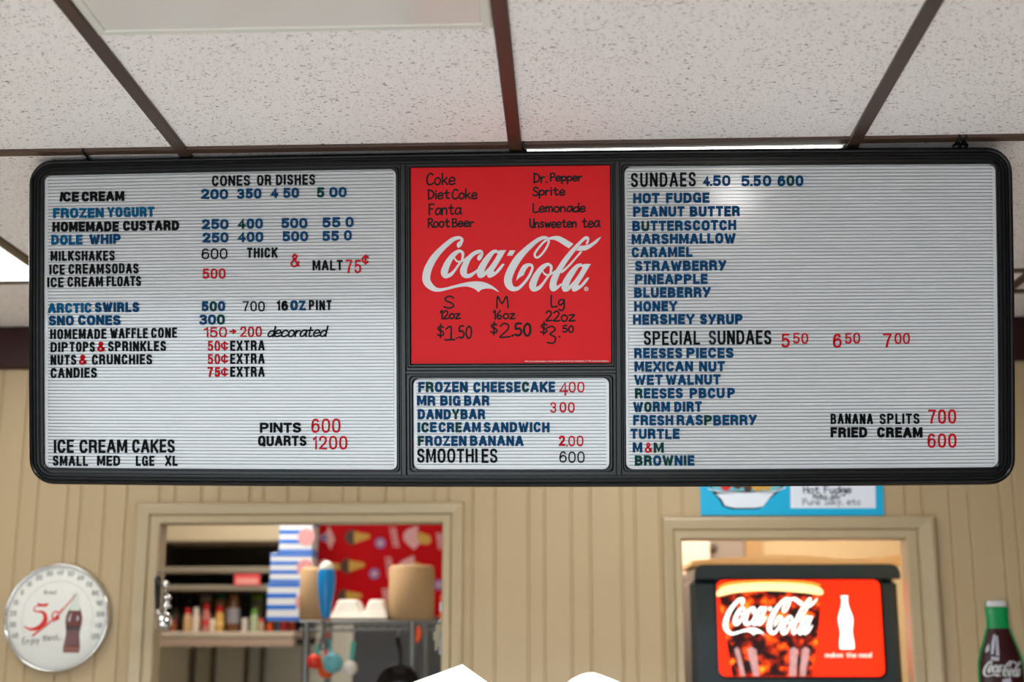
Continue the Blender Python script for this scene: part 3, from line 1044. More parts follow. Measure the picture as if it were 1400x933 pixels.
# small middle panel
t('S', 'FROZEN', 572, 639.5, 536.7, 14.5, BS, 'bgbbbb', 'FROZEN CHEESECAKE')
t('S', 'CHEESECAKE', 647, 759, 536.7, 14.5, BS, 'bbbbbbgbbb', 'FROZEN CHEESECAKE')
t('S', '4', 764.2, 776.8, 541.5, 19, 2.6, 'r', 'the price beside CHEESECAKE')
t('S', '00', 777.5, 799, 536.8, 14.5, 2.0, 'r', 'the price beside CHEESECAKE')
t('S', 'MR', 570.2, 595.5, 555, 14, BS, 'b', 'the second line')
t('S', 'BIG', 602, 629.8, 555, 14, BS, 'b', 'the second line')
t('S', 'BAR', 634.5, 669.3, 555, 14, BS, 'b', 'the second line')
t('S', '3', 752.3, 760.6, 564.5, 14.2, 2.0, 'r', 'the price below 400')
t('S', '00', 765, 785.8, 564.3, 14.2, 2.2, 'r', 'the price below 400')
t('S', 'DANDYBAR', 571.3, 663.5, 573.6, 14, BS, 'bbbbgbbb', 'the third line')
t('S', 'ICE', 571, 597, 591.5, 14, BS, 'bgb', 'ICE CREAM SANDWICH')
t('S', 'CREAM', 599.7, 657.5, 591.5, 14, BS, 'bbgbb', 'ICE CREAM SANDWICH')
t('S', 'SANDWICH', 661.3, 751.5, 591.5, 14, BS, 'b', 'ICE CREAM SANDWICH')
t('S', 'FROZEN', 571.3, 638, 610, 14, BS, 'gbbbbb', 'FROZEN BANANA')
t('S', 'BANANA', 642.5, 715.8, 610, 14, BS, 'b', 'FROZEN BANANA')
t('S', '2', 763.8, 772.8, 610.3, 14.3, 3.0, 'r', 'the price beside FROZEN BANANA')
t('S', '.', 774, 776.5, 610.8, 3, 2.2, 'r', 'the price beside FROZEN BANANA')
t('S', '00', 777, 797.8, 610.3, 14.3, 2.0, 'r', 'the price beside FROZEN BANANA')
t('S', 'SMOOTHI', 570.5, 653, 633, 19.3, 3.1, 'k', 'SMOOTHIES')
t('S', 'ES', 658.5, 680.3, 633, 19.3, 3.1, 'k', 'SMOOTHIES')
t('S', '600', 764.8, 799.3, 633, 15.3, LS, 'k', 'the price beside SMOOTHIES')
# right panel
t('R', 'SUNDAES', 862.5, 951.3, 255.6, 19.3, 3.0, 'k', 'the top line')
for txt, a, b_, col, wh in (('4', 960.8, 970.5, 'b', 'the price 4.50'), ('.', 970.5, 973.5, 'b', 'the price 4.50'), ('50', 974.3, 998.6, 'b', 'the price 4.50'),
                            ('5', 1013, 1024.8, 'b', 'the front of price 5.50'), ('.', 1025.5, 1028.5, 'b', 'the price 5.50'), ('5', 1029.5, 1040.3, 'b', 'the price 5.50, behind its point'), ('0', 1043, 1054.3, 'b', 'the price 5.50'),
                            ('600', 1063, 1098.3, 'bgb', 'the top price row')):
    t('R', txt, a, b_, 254.8, 14.5 if txt != '.' else 3.4, 3.3, col, wh)
t('R', 'HOT', 865.5, 901.7, 278.2, 14, BS, 'b', 'HOT FUDGE')
t('R', 'FUDGE', 910.5, 970, 277.8, 14, BS, 'b', 'HOT FUDGE')
t('R', 'PEANUT', 865.5, 935.8, 296.5, 14, BS, 'b', 'PEANUT BUTTER')
t('R', 'BUTTER', 943, 1011.5, 296.2, 14, BS, 'b', 'PEANUT BUTTER')
t('R', 'BUTTERSCOTCH', 864.5, 1006.5, 315.6, 14, BS, 'bg' + 'b' * 10, 'its own line')
t('R', 'MARSHMALLOW', 863.5, 1005.5, 333.7, 14, BS, 'b', 'its own line')
t('R', 'CARAMEL', 863.5, 946.7, 352, 14, BS, 'b', 'its own line')
t('R', 'STRAWBERRy', 868, 993, 370.6, 14, BS, 'b', 'its own line')
t('R', 'PINEAPPLE', 868, 967.3, 389, 14, BS, 'b', 'its own line')
t('R', 'BLUEBERRy', 867, 971.5, 407.2, 14, BS, 'b', 'its own line')
t('R', 'HONEY', 867, 925.7, 426, 14, BS, 'b', 'its own line')
t('R', 'HERSHEY', 865.3, 949.5, 444, 14, BS, 'b', 'the line under HONEY')
t('R', 'SyRUP', 956.8, 1015.6, 443.8, 14, BS, 'b', 'the line under HONEY')
t('R', 'SPECIAL', 880, 957, 472, 19.3, 3.1, 'k', 'SPECIAL SUNDAES')
t('R', 'SUNDAES', 969, 1054.6, 471.3, 19.3, 3.1, 'skkkkkk', 'SPECIAL SUNDAES')
for d, rest, a, b_, wh in (('5', '50', 1068, 1084, '550'), ('6', '50', 1138.8, 1155, '650'), ('7', '00', 1207.5, 1223, '700')):
    t('R', d, a, a + 11.7, 475.6, 19, 2.6, 'r', 'the special price ' + wh + ', at its front')
    t('R', rest, b_, b_ + 20.8, 470.2, 14.5, 2.0, 'r', 'the special price ' + wh)
t('R', 'REESES', 867, 933, 490, 14, BS, 'b', 'the line under SPECIAL SUNDAES')
t('R', 'PIECES', 938.5, 1003, 489.8, 14, BS, 'b', 'the line under SPECIAL SUNDAES')
t('R', 'MEXICAN', 867.3, 947.5, 508.4, 14, BS, 'b', 'MEXICAN NUT')
t('R', 'NUT', 955.7, 991, 508.2, 14, BS, 'b', 'MEXICAN NUT')
t('R', 'WET', 867, 906, 526.6, 14, BS, 'b', 'WET WALNUT')
t('R', 'WALNUT', 910.3, 985, 526.4, 14, BS, 'b', 'WET WALNUT')
t('R', 'REESES', 868, 933.7, 545, 14, BS, 'gbbbbb', 'the line under WET WALNUT')
t('R', 'PBCU', 942.8, 990.6, 544.8, 14, BS, 'b', 'the line under WET WALNUT')
t('R', 'P', 994.4, 1005, 544.6, 14, BS, 'b', 'the last word under WET WALNUT')
t('R', 'WORM', 865.7, 916, 563.6, 14, BS, 'bgbb', 'WORM DIRT')
t('R', 'DIRT', 921.8, 959.5, 563.5, 14, BS, 'b', 'WORM DIRT')
t('R', 'FRESH', 865.5, 920.5, 582, 14, BS, 'b', 'FRESH RASPBERRY')
t('R', 'RASPBERRy', 925, 1034.5, 581.8, 14, BS, 'bbbgbbbbb', 'FRESH RASPBERRY')
t('R', 'TURTLE', 862, 929, 600.6, 14, BS, 'b', 'its own line')
t('R', 'M', 865, 878.2, 619.3, 14, BS, 'b', 'the line under TURTLE')
t('R', '&', 881.2, 892, 619.3, 14, 2.2, 'r', 'the line under TURTLE')
t('R', 'M', 893.6, 907.6, 619.3, 14, BS, 'g', 'the line under TURTLE')
t('R', 'BROWNIE', 867.8, 949.3, 637, 14, BS, 'ggbgbgb', 'the bottom line')
t('R', 'BANANA', 1135.5, 1193.3, 580, 14, MS, 'k', 'BANANA SPLITS')
t('R', 'SPLITS', 1202.5, 1257, 580, 14, MS, 'k', 'BANANA SPLITS')
t('R', 'FRIED', 1135.5, 1185.5, 598.6, 14, BS, 'k', 'FRIED CREAM')
t('R', 'CREAM', 1199, 1261, 598.6, 14, BS, 'k', 'FRIED CREAM')
t('R', '700', 1269, 1307, 579.5, 19, 2.5, 'r', 'the price beside BANANA SPLITS')
t('R', '600', 1268, 1307.5, 612.5, 19, 2.5, 'r', 'the price beside FRIED CREAM')

PXM = BW / 1344.0
NAMEABLE = {'DOLE': 'the blue word before WHIP', 'HERSHEY': 'the word before SYRUP', 'REESES': 'the first word', 'MR': 'the two-letter word', 'BIG': 'BIG', 'DANDYBAR': 'the single word', 'SMOOTHI': 'SMOOTHIES', 'ES': 'the end of SMOOTHIES', 'PBCU': 'the second word'}
ZL0, ZL1 = -0.0004, 0.0019


def add_letter(ch, W, H, sw, u, v, colkey, label, panel, slant=0.0, mb=None):
    cname, m = COLN[colkey]
    kind = 'numeral' if ch.isdigit() else {'&': 'ampersand', '¢': 'cent_sign', '>': 'arrow', '.': 'point'}.get(ch, 'letter')
    if mb is None:
        mb = glyph(ch, W, H, sw, ZL0, ZL1, slant)
    o = obj(cname + '_' + kind, mb, m)
    o.matrix_world = BM @ Matrix.Translation((u, v, 0))
    tag(o, label, kind.replace('_', ' '), '%s %ss on the %s' % (cname, kind.replace('_', ' '), PANEL[panel]))


def label_for(ch, i, text, panel, where, cname):
    word = text.upper()
    up = ch.upper()
    kind = 'numeral ' + ch if ch.isdigit() else {'&': 'ampersand', '¢': 'cent sign', '>': 'arrow', '.': 'price point'}.get(ch, 'letter ' + up)
    pos = ''
    if len(word) > 1:
        cnt = word.count(up)
        if cnt > 1:
            k = word[:i].count(up)
            pos = ORD[k] + ' '
            kind = ('numeral ' if ch.isdigit() else 'letter ') + up + ','
        w = NAMEABLE.get(word, word)
        pos = '%s%s of %s' % (pos, up, w) if cnt > 1 else 'in ' + w
    elif word in NAMEABLE:
        pos = 'in ' + NAMEABLE[word]
    loc = where
    if where in ('its own line',):
        loc = ''
    elif where.startswith('the '):
        loc = where
    else:
        loc = 'line ' + where
    s = '%s %s %s' % (cname, kind, pos)
    if loc:
        s += ', ' + loc
    s += ', ' + PANEL[panel]
    return ' '.join(s.split()).replace(' ,', ',')


for (panel, text, x0, x1, base, cap, sw, col, where) in T:
    sw = sw * PXM
    ua, va = B(x0, base)
    ub, vb = B(x1, base)
    H = cap * PXM
    Wt = ub - ua
    n = len(text)
    gap = 0.11 * H if sw > 3.0 * PXM else 0.15 * H
    base_w = [GW.get(c, 60) / 100 * H * 1.05 + (0 if GW.get(c, 60) else 0) for c in text]
    # every glyph is its scaled skeleton width plus one stroke
    skel = sum(base_w)
    room = Wt - n * sw - gap * (n - 1)
    if room < skel * 0.55 and n > 1:
        gap = max(0.02 * H, gap - (skel * 0.55 - room) / (n - 1))
        room = Wt - n * sw - gap * (n - 1)
    k = room / skel if skel > 0 else 0
    if n > 1 and k > 1.25:
        k = 1.25
        gap = (Wt - n * sw - skel * k) / (n - 1)
    u = ua
    cols = col if len(col) == n else col[0] * n
    for i, ch in enumerate(text):
        Wc = base_w[i] * k + sw
        if ch in '.':
            Wc = sw
        vv = va + (vb - va) * 0.5
        cname = COLN[cols[i]][0]
        lab = label_for(ch, i, text, panel, where, cname)
        slant = 0.16 if (text == 'ICE' and i == 0 and abs(base - 276) < 0.1) else 0.0
        add_letter(ch, Wc, H, sw * (0.97 + 0.06 * random.random()), u, vv + random.uniform(-0.0003, 0.0003), cols[i], lab, panel, slant)
        u += Wc + gap

# the script word "decorated": one small letter each
word = 'decorated'
u0, v0 = B(366, 460.6)
u1, _ = B(446, 460.6)
tot = sum(HWW.get(c, 66) for c in word) + 5 * 8
Hs = 14 * PXM
u = u0
for i, c in enumerate(word):
    wc = HWW.get(c, 66) / tot * (u1 - u0)
    mb = handwriting(c, wc * 0.9, Hs, 2.1 * PXM, ZL0, ZL1, slant=0.22)
    cnt = word.count(c)
    lab = 'black script letter %s %sof decorated, waffle cone row, left panel' % (c, (ORD[word[:i].count(c)] + ' one ') if cnt > 1 else '')
    add_letter(c, 0, 0, 0, u, v0, 'k', ' '.join(lab.split()), 'L', mb=mb)
    u += wc + 5 / tot * (u1 - u0)

# ------------------------------------------------------------------ red drinks poster in the middle of the board
poster = thing('drinks_poster', 'red soft drink poster with handwritten prices, in the middle of the menu board', 'poster')
poster['_plain'] = False
poster.matrix_world = BM
u0, u1, v0, v1 = W_P
ZP = 0.0006
mb = MB()
mb.poly(rrect_path(u0 + 0.0006, u1 - 0.0006, v0 + 0.0006, v1 - 0.0006, 0.0012), -0.0058, ZP)
obj('sheet', bowed(mb), M['poster'], poster)


def logoT(x, y):
    return B(570 + x / 10.0, 310 + y / 10.0)


obj('script_logo', wordmark(logoT, ZP - 0.0003, ZP + 0.0003), M['print_white'], poster)


def ink(text, cx0, cx1, top, base, oy, sw=2.35, fat=1.0, slant=0.0, jit=0.03, sc=4.667, ox=545):
    x0, x1 = ox + cx0 / sc, ox + cx1 / sc
    yb = oy + base / sc
    ua, va = B(x0, yb)
    ub, _ = B(x1, yb)
    mb = handwriting(text, ub - ua, (base - top) / sc * PXM, sw * PXM, ZP, ZP + 0.0003, slant, jit, fat)
    mb.xform(Matrix.Translation((ua, va, 0)))
    obj('handwritten_word', mb, M['marker'], poster)


for a in (("Coke", 180, 360, 105, 178, 215), ("Diet", 187, 325, 207, 267, 215), ("Coke", 342, 500, 207, 268, 215), ("Fanta", 192, 395, 300, 368, 215), ("Root", 187, 325, 390, 448, 215), ("Beer", 342, 478, 392, 445, 215),
          ("Dr.", 862, 945, 103, 163, 215), ("Pepper", 967, 1168, 105, 153, 215), ("Sprite", 855, 1060, 192, 245, 215), ("Lemonade", 856, 1190, 297, 352, 215), ("Unsweeten", 837, 1135, 395, 450, 215), ("tea", 1172, 1278, 385, 448, 215),
          ("S", 285, 348, 117, 193, 380), ("12oz", 266, 393, 210, 262, 380), ("$", 246, 287, 302, 370, 380), ("1", 297, 340, 310, 396, 380), (".50", 367, 466, 308, 386, 380),
          ("M", 622, 702, 118, 190, 380), ("16oz", 603, 743, 210, 263, 380), ("$", 586, 628, 288, 352, 380), ("2", 645, 712, 290, 380, 380), (".50", 722, 843, 292, 370, 380),
          ("Lg", 970, 1058, 112, 183, 380), ("22oz", 940, 1126, 212, 276, 380), ("$", 905, 945, 288, 352, 380), ("3", 945, 1005, 306, 418, 380), (".", 1018, 1030, 350, 378, 380), ("50", 1047, 1115, 306, 348, 380)):
    ink(*a, fat=1.35 if (a[0] == '.50' and a[1] == 722) else 1.0)
ua, va = B(545 + 297 / 4.667, 380 + 397 / 4.667)
mb = MB()
mb.ribbon([(ua, va), (ua + 13 * PXM, va + 0.0006)], 2.4 * PXM, ZP, ZP + 0.0003, round_=True)
obj('handwritten_word', mb, M['marker'], poster)
ua, va = B(545 + 806 / 4.667, 495.0)
ub, _ = B(545 + 1340 / 4.667, 495.0)
mb = handwriting("©The Coca-Cola Company. Coca-Cola and the bottle are trademarks of The Coca-Cola Company", ub - ua, 1.7 * PXM, 0.30 * PXM, ZP, ZP + 0.0002)
mb.xform(Matrix.Translation((ua, va, 0)))
obj('small_print', mb, M['print_white'], poster)

# ------------------------------------------------------------------ more materials
M['wood'] = mat('grey_brown_shelf_wood', rgb(140, 132, 120), 0.5, vary=0.08, scale=10)
M['dark'] = mat('dark_brown_board', rgb(40, 33, 28), 0.6, vary=0.15)
M['upright'] = mat('dark_grey_upright', rgb(98, 90, 76), 0.5, vary=0.1)
M['blueprint'] = mat('blue_box_print', rgb(0, 112, 226), 0.45, vary=0.04)
M['boxwhite'] = mat('white_box_card', rgb(226, 233, 246), 0.5, vary=0.02)
M['pink'] = mat('pink_print', rgb(226, 150, 160), 0.5, vary=0.12, scale=120)
M['redsheet'] = mat('red_printed_paper', rgb(196, 0, 16), 0.5, spec=0.1, vary=0.10, scale=8)
M['choc'] = mat('chocolate_print', rgb(74, 40, 28), 0.5, vary=0.1)
M['cone'] = mat('yellow_cone_print', rgb(206, 160, 60), 0.5, vary=0.12, scale=100)
M['pinkpale'] = mat('pale_pink_print', rgb(226, 168, 176), 0.5, vary=0.06)
M['lilac'] = mat('lilac_print', rgb(120, 116, 190), 0.5, vary=0.06)
M['skyblue'] = mat('bright_blue_plastic', rgb(0, 150, 242), 0.3, vary=0.04)
M['aqua'] = mat('aqua_plastic', rgb(112, 190, 206), 0.35, vary=0.04)
M['teal'] = mat('teal_plastic', rgb(44, 168, 152), 0.35, vary=0.04)
M['orange'] = mat('orange_plastic', rgb(236, 92, 28), 0.35, vary=0.05)
M['redplastic'] = mat('red_plastic', rgb(226, 52, 30), 0.35, vary=0.05)
M['cyansign'] = mat('cyan_sign_print', rgb(0, 172, 220), 0.4, vary=0.02)
M['tan'] = mat('tan_cardboard', rgb(240, 204, 152), 0.75, vary=0.06, scale=40)
M['brass'] = mat('dull_brass', rgb(158, 148, 124), 0.45, metal=0.4)
M['cola'] = mat('cola_brown', rgb(52, 14, 18), 0.30, spec=0.3, vary=0.25, scale=30)
M['bottlegreen'] = mat('green_enamel', rgb(0, 140, 74), 0.2, vary=0.05)
M['capwhite'] = mat('silver_white_enamel', rgb(206, 206, 208), 0.3, vary=0.05)
M['dispenser'] = mat('charcoal_plastic', rgb(38, 56, 66), 0.32, spec=0.4, vary=0.08)
M['glare'] = mat('pale_print_streak', rgb(176, 176, 190), 0.3, vary=0.05)
M['printred'] = mat('red_print', rgb(214, 22, 26), 0.4, vary=0.05)
M['amber'] = mat('amber_print', rgb(140, 84, 62), 0.4, vary=0.35, scale=150)


def bottle_mat(name, r, g, b, rough=0.25):
    return mat(name, rgb(r, g, b), rough, vary=0.12, scale=40)


def emissive(name, col, k, vary=0.0, scale=10):
    return mat(name, col, 0.5, spec=0.2, vary=vary, scale=scale, emit=k)


def cola_glass_emission(k):
    """backlit picture of ice and cola: dark brown with glowing orange patches"""
    m = bpy.data.materials.new('backlit_cola_picture')
    m.use_nodes = True
    nt = m.node_tree
    b = nt.nodes['Principled BSDF']
    tc = nt.nodes.new('ShaderNodeTexCoord')
    mp = nt.nodes.new('ShaderNodeMapping')
    mp.inputs['Scale'].default_value = (1, 1, 1.2)
    nz = nt.nodes.new('ShaderNodeTexNoise')
    nz.inputs['Scale'].default_value = 26
    nz.inputs['Detail'].default_value = 3
    r = nt.nodes.new('ShaderNodeValToRGB')
    e = r.color_ramp.elements
    e[0].position, e[0].color = 0.46, rgb(34, 12, 12)
    e[1].position, e[1].color = 0.72, rgb(255, 160, 40)
    n1 = e.new(0.54)
    n1.color = rgb(150, 28, 8)
    n2 = e.new(0.62)
    n2.color = rgb(246, 84, 10)
    nt.links.new(tc.outputs['Object'], mp.inputs[0])
    nt.links.new(mp.outputs[0], nz.inputs[0])
    nt.links.new(nz.outputs[0], r.inputs[0])
    nt.links.new(r.outputs[0], b.inputs['Emission Color'])
    nt.links.new(r.outputs[0], b.inputs['Base Color'])
    b.inputs['Emission Strength'].default_value = k
    b.inputs['Specular IOR Level'].default_value = 0.2
    return m


def thin_glass():
    m = bpy.data.materials.new('thin_clear_glass')
    m.use_nodes = True
    nt = m.node_tree
    out = nt.nodes['Material Output']
    nt.nodes.remove(nt.nodes['Principled BSDF'])
    tr = nt.nodes.new('ShaderNodeBsdfTransparent')
    gl = nt.nodes.new('ShaderNodeBsdfGlossy')
    gl.inputs['Roughness'].default_value = 0.06
    fr = nt.nodes.new('ShaderNodeFresnel')
    fr.inputs[0].default_value = 1.22
    mx = nt.nodes.new('ShaderNodeMixShader')
    nt.links.new(fr.outputs[0], mx.inputs[0])
    nt.links.new(tr.outputs[0], mx.inputs[1])
    nt.links.new(gl.outputs[0], mx.inputs[2])
    nt.links.new(mx.outputs[0], out.inputs[0])
    return m


# a flat drawing on an upright plane facing the room: (x, z) drawn, thickness towards the viewer
def upright(Y):
    return Matrix(((1, 0, 0, 0), (0, 0, -1, Y), (0, 1, 0, 0), (0, 0, 0, 1)))


def xz(Y):
    def f(px, py):
        p = at(px, py, Y)
        return p.x, p.z
    return f


def circle(c, r, n=20, sy=1.0):
    return [(c[0] + r * math.cos(2 * math.pi * i / n), c[1] + sy * r * math.sin(2 * math.pi * i / n)) for i in range(n)]


BOTTLE = [(0.0, 0.42), (0.02, 0.46), (0.10, 0.47), (0.20, 0.43), (0.30, 0.385), (0.38, 0.40), (0.48, 0.46), (0.58, 0.47), (0.66, 0.40), (0.74, 0.30), (0.82, 0.225), (0.90, 0.19), (0.95, 0.19), (0.955, 0.22), (1.0, 0.22)]


def bottle_outline(c0, h, wd):
    """outline of a waisted bottle standing on c0; wd = full width"""
    q = catmull(BOTTLE, 3)
    right = [(c0[0] + x * wd, c0[1] + t * h) for t, x in q]
    left = [(c0[0] - x * wd, c0[1] + t * h) for t, x in reversed(q)]
    return right + left


# ------------------------------------------------------------------ round thermometer on the wall
TY = WY - 0.002
P = xz(TY)
tc0 = P(81.3, 845)
tr = 71.5 * (P(150, 845)[0] - P(79, 845)[0]) / 71
th = thing('round_thermometer', 'round white dial thermometer with a red 5¢ and a drink bottle, on the panelled wall', 'thermometer', (tc0[0], TY, tc0[1]))
UM = upright(TY) @ Matrix.Translation((tc0[0], tc0[1], 0))
mb = MB()
mb.lathe([(tr * 0.97, 0.0), (tr, 0.004), (tr, 0.018), (tr * 0.992, 0.024), (tr * 0.972, 0.026), (tr * 0.955, 0.022), (tr * 0.95, 0.014)], n=56, cap=False)
obj('rim', mb.xform(UM), M['chrome'], th)
mb = MB()
mb.lathe([(0.001, 0.0155), (tr * 0.956, 0.0155), (tr * 0.956, 0.002), (0.001, 0.002)], n=56, cap=True, smooth=False)
face = obj('dial_face', mb.xform(UM), M['white'], th)


def dial(px, py):
    p = P(px, py)
    return p[0] - tc0[0], p[1] - tc0[1]


ZD = 0.0157
mb = MB()
vals = [40, 30, 20, 10, 0] + list(range(10, 130, 10))
for i, v in enumerate(vals):
    a = math.radians(203 - i * (227 / 16.0))
    txt = str(v)
    h_ = 0.0135
    x = math.cos(a) * tr * 0.84 - 0.0052 * len(txt)
    y = math.sin(a) * tr * 0.84 - h_ / 2
    for c in txt:
        wch = 0.0035 if c == '1' else 0.0075
        g = glyph(c, wch, h_, 0.0018, ZD - 0.0005, ZD + 0.0003)
        mb.join(g.xform(Matrix.Translation((x, y, 0))))
        x += wch + 0.0024
for i in range(65):
    a = math.radians(203 - i * (227 / 64.0))
    r0 = tr * (0.665 if i % 4 else 0.65)
    mb.ribbon([(math.cos(a) * r0, math.sin(a) * r0), (math.cos(a) * tr * 0.69, math.sin(a) * tr * 0.69)], 0.0007, ZD - 0.0005, ZD + 0.0002)
sub(face, 'dial_numerals', mb.xform(UM), M['slate'])
mb = MB()
five = [(36, 857), (45, 861), (57, 858), (65, 848), (62, 838), (50, 836), (52, 829)]
mb.ribbon([dial(*p) for p in catmull(five, 5)], [0.0035 + 0.010 * math.sin(min(1, i / 26) * math.pi) ** 2 for i in range(len(catmull(five, 5)))], ZD - 0.0005, ZD + 0.0003)
mb.poly([dial(*p) for p in ((55, 825), (61, 826.5), (70, 825), (67, 830), (53, 830))], ZD - 0.0005, ZD + 0.0003)
cen = [(84, 838), (78, 837), (74, 843), (78, 848), (84, 846)]
mb.ribbon([dial(*p) for p in catmull(cen, 4)], 0.004, ZD - 0.0005, ZD + 0.0003)
mb.ribbon([dial(76, 851), dial(88, 833)], 0.0026, ZD - 0.0005, ZD + 0.00035)
sub(face, 'printed_five_cents', mb.xform(UM), M['printred'])
mb = MB()
for txt, x0, x1, y in (('Enjoy', 34, 57, 881), ('thirst...', 61, 87, 877)):
    a, b_ = dial(x0, y), dial(x1, y - 2)
    g = handwriting(txt, b_[0] - a[0], 0.016, 0.0016, ZD - 0.0005, ZD + 0.0003)
    mb.join(g.xform(Matrix.Translation((a[0], a[1], 0)) @ Matrix.Rotation(0.08, 4, 'Z')))
a, b_ = dial(63, 813), dial(86, 813)
g = handwriting('Brand', (b_[0] - a[0]) * 0.7, 0.011, 0.0011, ZD - 0.0005, ZD + 0.0003)
mb.join(g.xform(Matrix.Translation((a[0], a[1], 0))))
sub(face, 'printed_words', mb.xform(UM), M['slate'])
mb = MB()
b0 = dial(100, 893)
b1 = dial(107, 811)
hh = math.hypot(b1[0] - b0[0], b1[1] - b0[1])
BT = Matrix.Translation((b0[0], b0[1], 0)) @ Matrix.Rotation(math.atan2(b1[1] - b0[1], b1[0] - b0[0]) - math.pi / 2, 4, 'Z')
ol = bottle_outline((0, 0), hh, 0.049)
g = MB()
g.poly(ol, ZD - 0.0005, ZD + 0.0003, 0)
g.poly([(-0.0145, hh * 0.70), (0.0145, hh * 0.70), (0.0115, hh * 0.84), (0.0115, hh), (-0.0115, hh), (-0.0115, hh * 0.84)], ZD, ZD + 0.0005, 1)
g.poly([(-0.021, 0), (0.021, 0), (0.022, hh * 0.10), (-0.022, hh * 0.10)], ZD, ZD + 0.0004, 2)
g.poly([(-0.017, hh * 0.55), (-0.009, hh * 0.66), (-0.007, hh * 0.66), (-0.011, hh * 0.5)], ZD, ZD + 0.0005, 3)
g.poly([(0.008, hh * 0.52), (0.014, hh * 0.55), (0.012, hh * 0.62), (0.007, hh * 0.6)], ZD, ZD + 0.0005, 3)
g.poly([(-0.020, hh * 0.36), (0.020, hh * 0.36), (0.021, hh * 0.44), (-0.021, hh * 0.44)], ZD, ZD + 0.0004, 4)
sub(face, 'printed_bottle', g.xform(BT).xform(UM), [mat('printed_cola', rgb(104, 48, 44), 0.5, vary=0.4, scale=90), mat('printed_pale_neck', rgb(214, 224, 214), 0.5), M['amber'], M['glare'], mat('printed_dark_cola', rgb(58, 28, 28), 0.5)])
mb = MB()
mb.ribbon([dial(47.5, 870), dial(79, 845), dial(108, 813)], [0.0048, 0.0034, 0.0016], 0.0175, 0.0185)
mb.lathe([(0.006, 0.0150), (0.006, 0.0192), (0.001, 0.0195)], n=14)
obj('needle', mb.xform(UM), M['redplastic'], th)
mb = MB()
R_ = tr * 0.955
mb.lathe([(R_, 0.021)] + [(R_ * math.cos(a), 0.021 + 0.020 * math.sin(a)) for a in [math.radians(d) for d in (15, 30, 45, 60, 75, 88)]], n=56, cap=False)
obj('glass_lens', mb.xform(UM), thin_glass(), th)

# ------------------------------------------------------------------ bottle-shaped tin sign at the right
SY = WY - 0.0005
P = xz(SY)
axis_top, axis_low = P(1360.5, 822), P(1368.5, 928)
cxs = (axis_top[0] + axis_low[0]) / 2 + 0.001
zt = axis_top[1]
mpp = (P(1400, 870)[0] - P(1300, 870)[0]) / 100
BP = [(0, 12.8), (2, 14), (7, 14.2), (8.5, 13.0), (9.5, 15.3), (14, 15.3), (17, 14.2), (38, 14.6), (52, 19), (68, 25), (84, 29), (106, 30), (125, 28.5), (150, 26), (175, 25), (200, 26.5), (225, 29), (245, 29.5), (256, 28)]


def hw(d):
    for (a, x), (b, y) in zip(BP[:-1], BP[1:]):
        if a <= d <= b:
            return (x + (y - x) * (d - a) / (b - a)) * mpp
    return BP[-1][1] * mpp


tin = thing('bottle_sign', 'bottle-shaped tin sign with green neck and white cap, on the wall at the right', 'sign', (cxs, SY, zt - 256 * mpp))
mb = MB()
ol = [(cxs + hw(d) + (0.004 if d > 39 else 0.0015), zt - d * mpp) for d in range(0, 257, 4)] + [(cxs - hw(d) - (0.004 if d > 39 else 0.0015), zt - d * mpp) for d in range(256, -1, -4)]
mb.poly(ol, 0.0, 0.006)
obj('backing_plate', mb.xform(upright(SY)), M['bottlegreen'], tin)


def relief(d0, d1, step, mi_mat, name):
    mb = MB()
    rows = []
    d = d0
    while d < d1 + 0.01:
        h_ = hw(min(d, 256))
        rows.append([(cxs + h_ * math.cos(a), zt - d * mpp, 0.005 + 0.30 * h_ * math.sin(a)) for a in [math.pi * i / 18 for i in range(19)]])
        d += step
    mb.loft(rows, closed=False, smooth=True)
    return obj(name, mb.xform(upright(SY)), mi_mat, tin)


relief(0, 8, 1, M['capwhite'], 'cap')
relief(8.6, 38, 1.2, M['bottlegreen'], 'neck')
body = relief(38, 256, 3, M['cola'], 'body')
mb = MB()
lx0, lx1 = P(1341.5, 916)[0], P(1396.5, 916)[0]
sc_ = (lx1 - lx0) / 2452.0
zl = P(1366, 904)[1]
g = wordmark(lambda x, y: (lx0 + (x - 70) * sc_, zl - (y - 130) * sc_ * 1.25), 0, 0.0005, fat=22, reg=False)
g.join(MB())
for p in g.v:
    dd = (zt - p.y) / mpp
    h_ = hw(max(0, min(256, dd)))
    q = max(0.0, 1 - ((p.x - cxs) / h_) ** 2)
    p.z += 0.0055 + 0.30 * h_ * math.sqrt(q)
sub(body, 'script_logo', g.xform(upright(SY)), M['print_white'])
g = MB()
g.poly([P(*p) for p in ((1353, 880), (1356, 868), (1358.5, 868), (1357, 884), (1355, 895), (1352, 895))], 0, 0.0006)
g.poly([P(*p) for p in ((1359, 870), (1361.5, 870), (1363, 897), (1358.5, 897))], 0, 0.0006)
g.poly([P(*p) for p in ((1352, 898), (1363, 899), (1362, 904), (1352, 903))], 0, 0.0006)
g.poly([P(*p) for p in ((1346, 886), (1350, 880), (1350, 890), (1345, 893))], 0, 0.0006)
g.poly([P(*p) for p in ((1367, 929), (1378, 927), (1380, 936), (1366, 938))], 0, 0.0006)
for p in g.v:
    dd = (zt - p.y) / mpp
    h_ = hw(max(0, min(256, dd)))
    q = max(0.0, 1 - ((p.x - cxs) / h_) ** 2)
    p.z += 0.0058 + 0.30 * h_ * math.sqrt(q)
sub(body, 'painted_highlight', g.xform(upright(SY)), M['glare'])

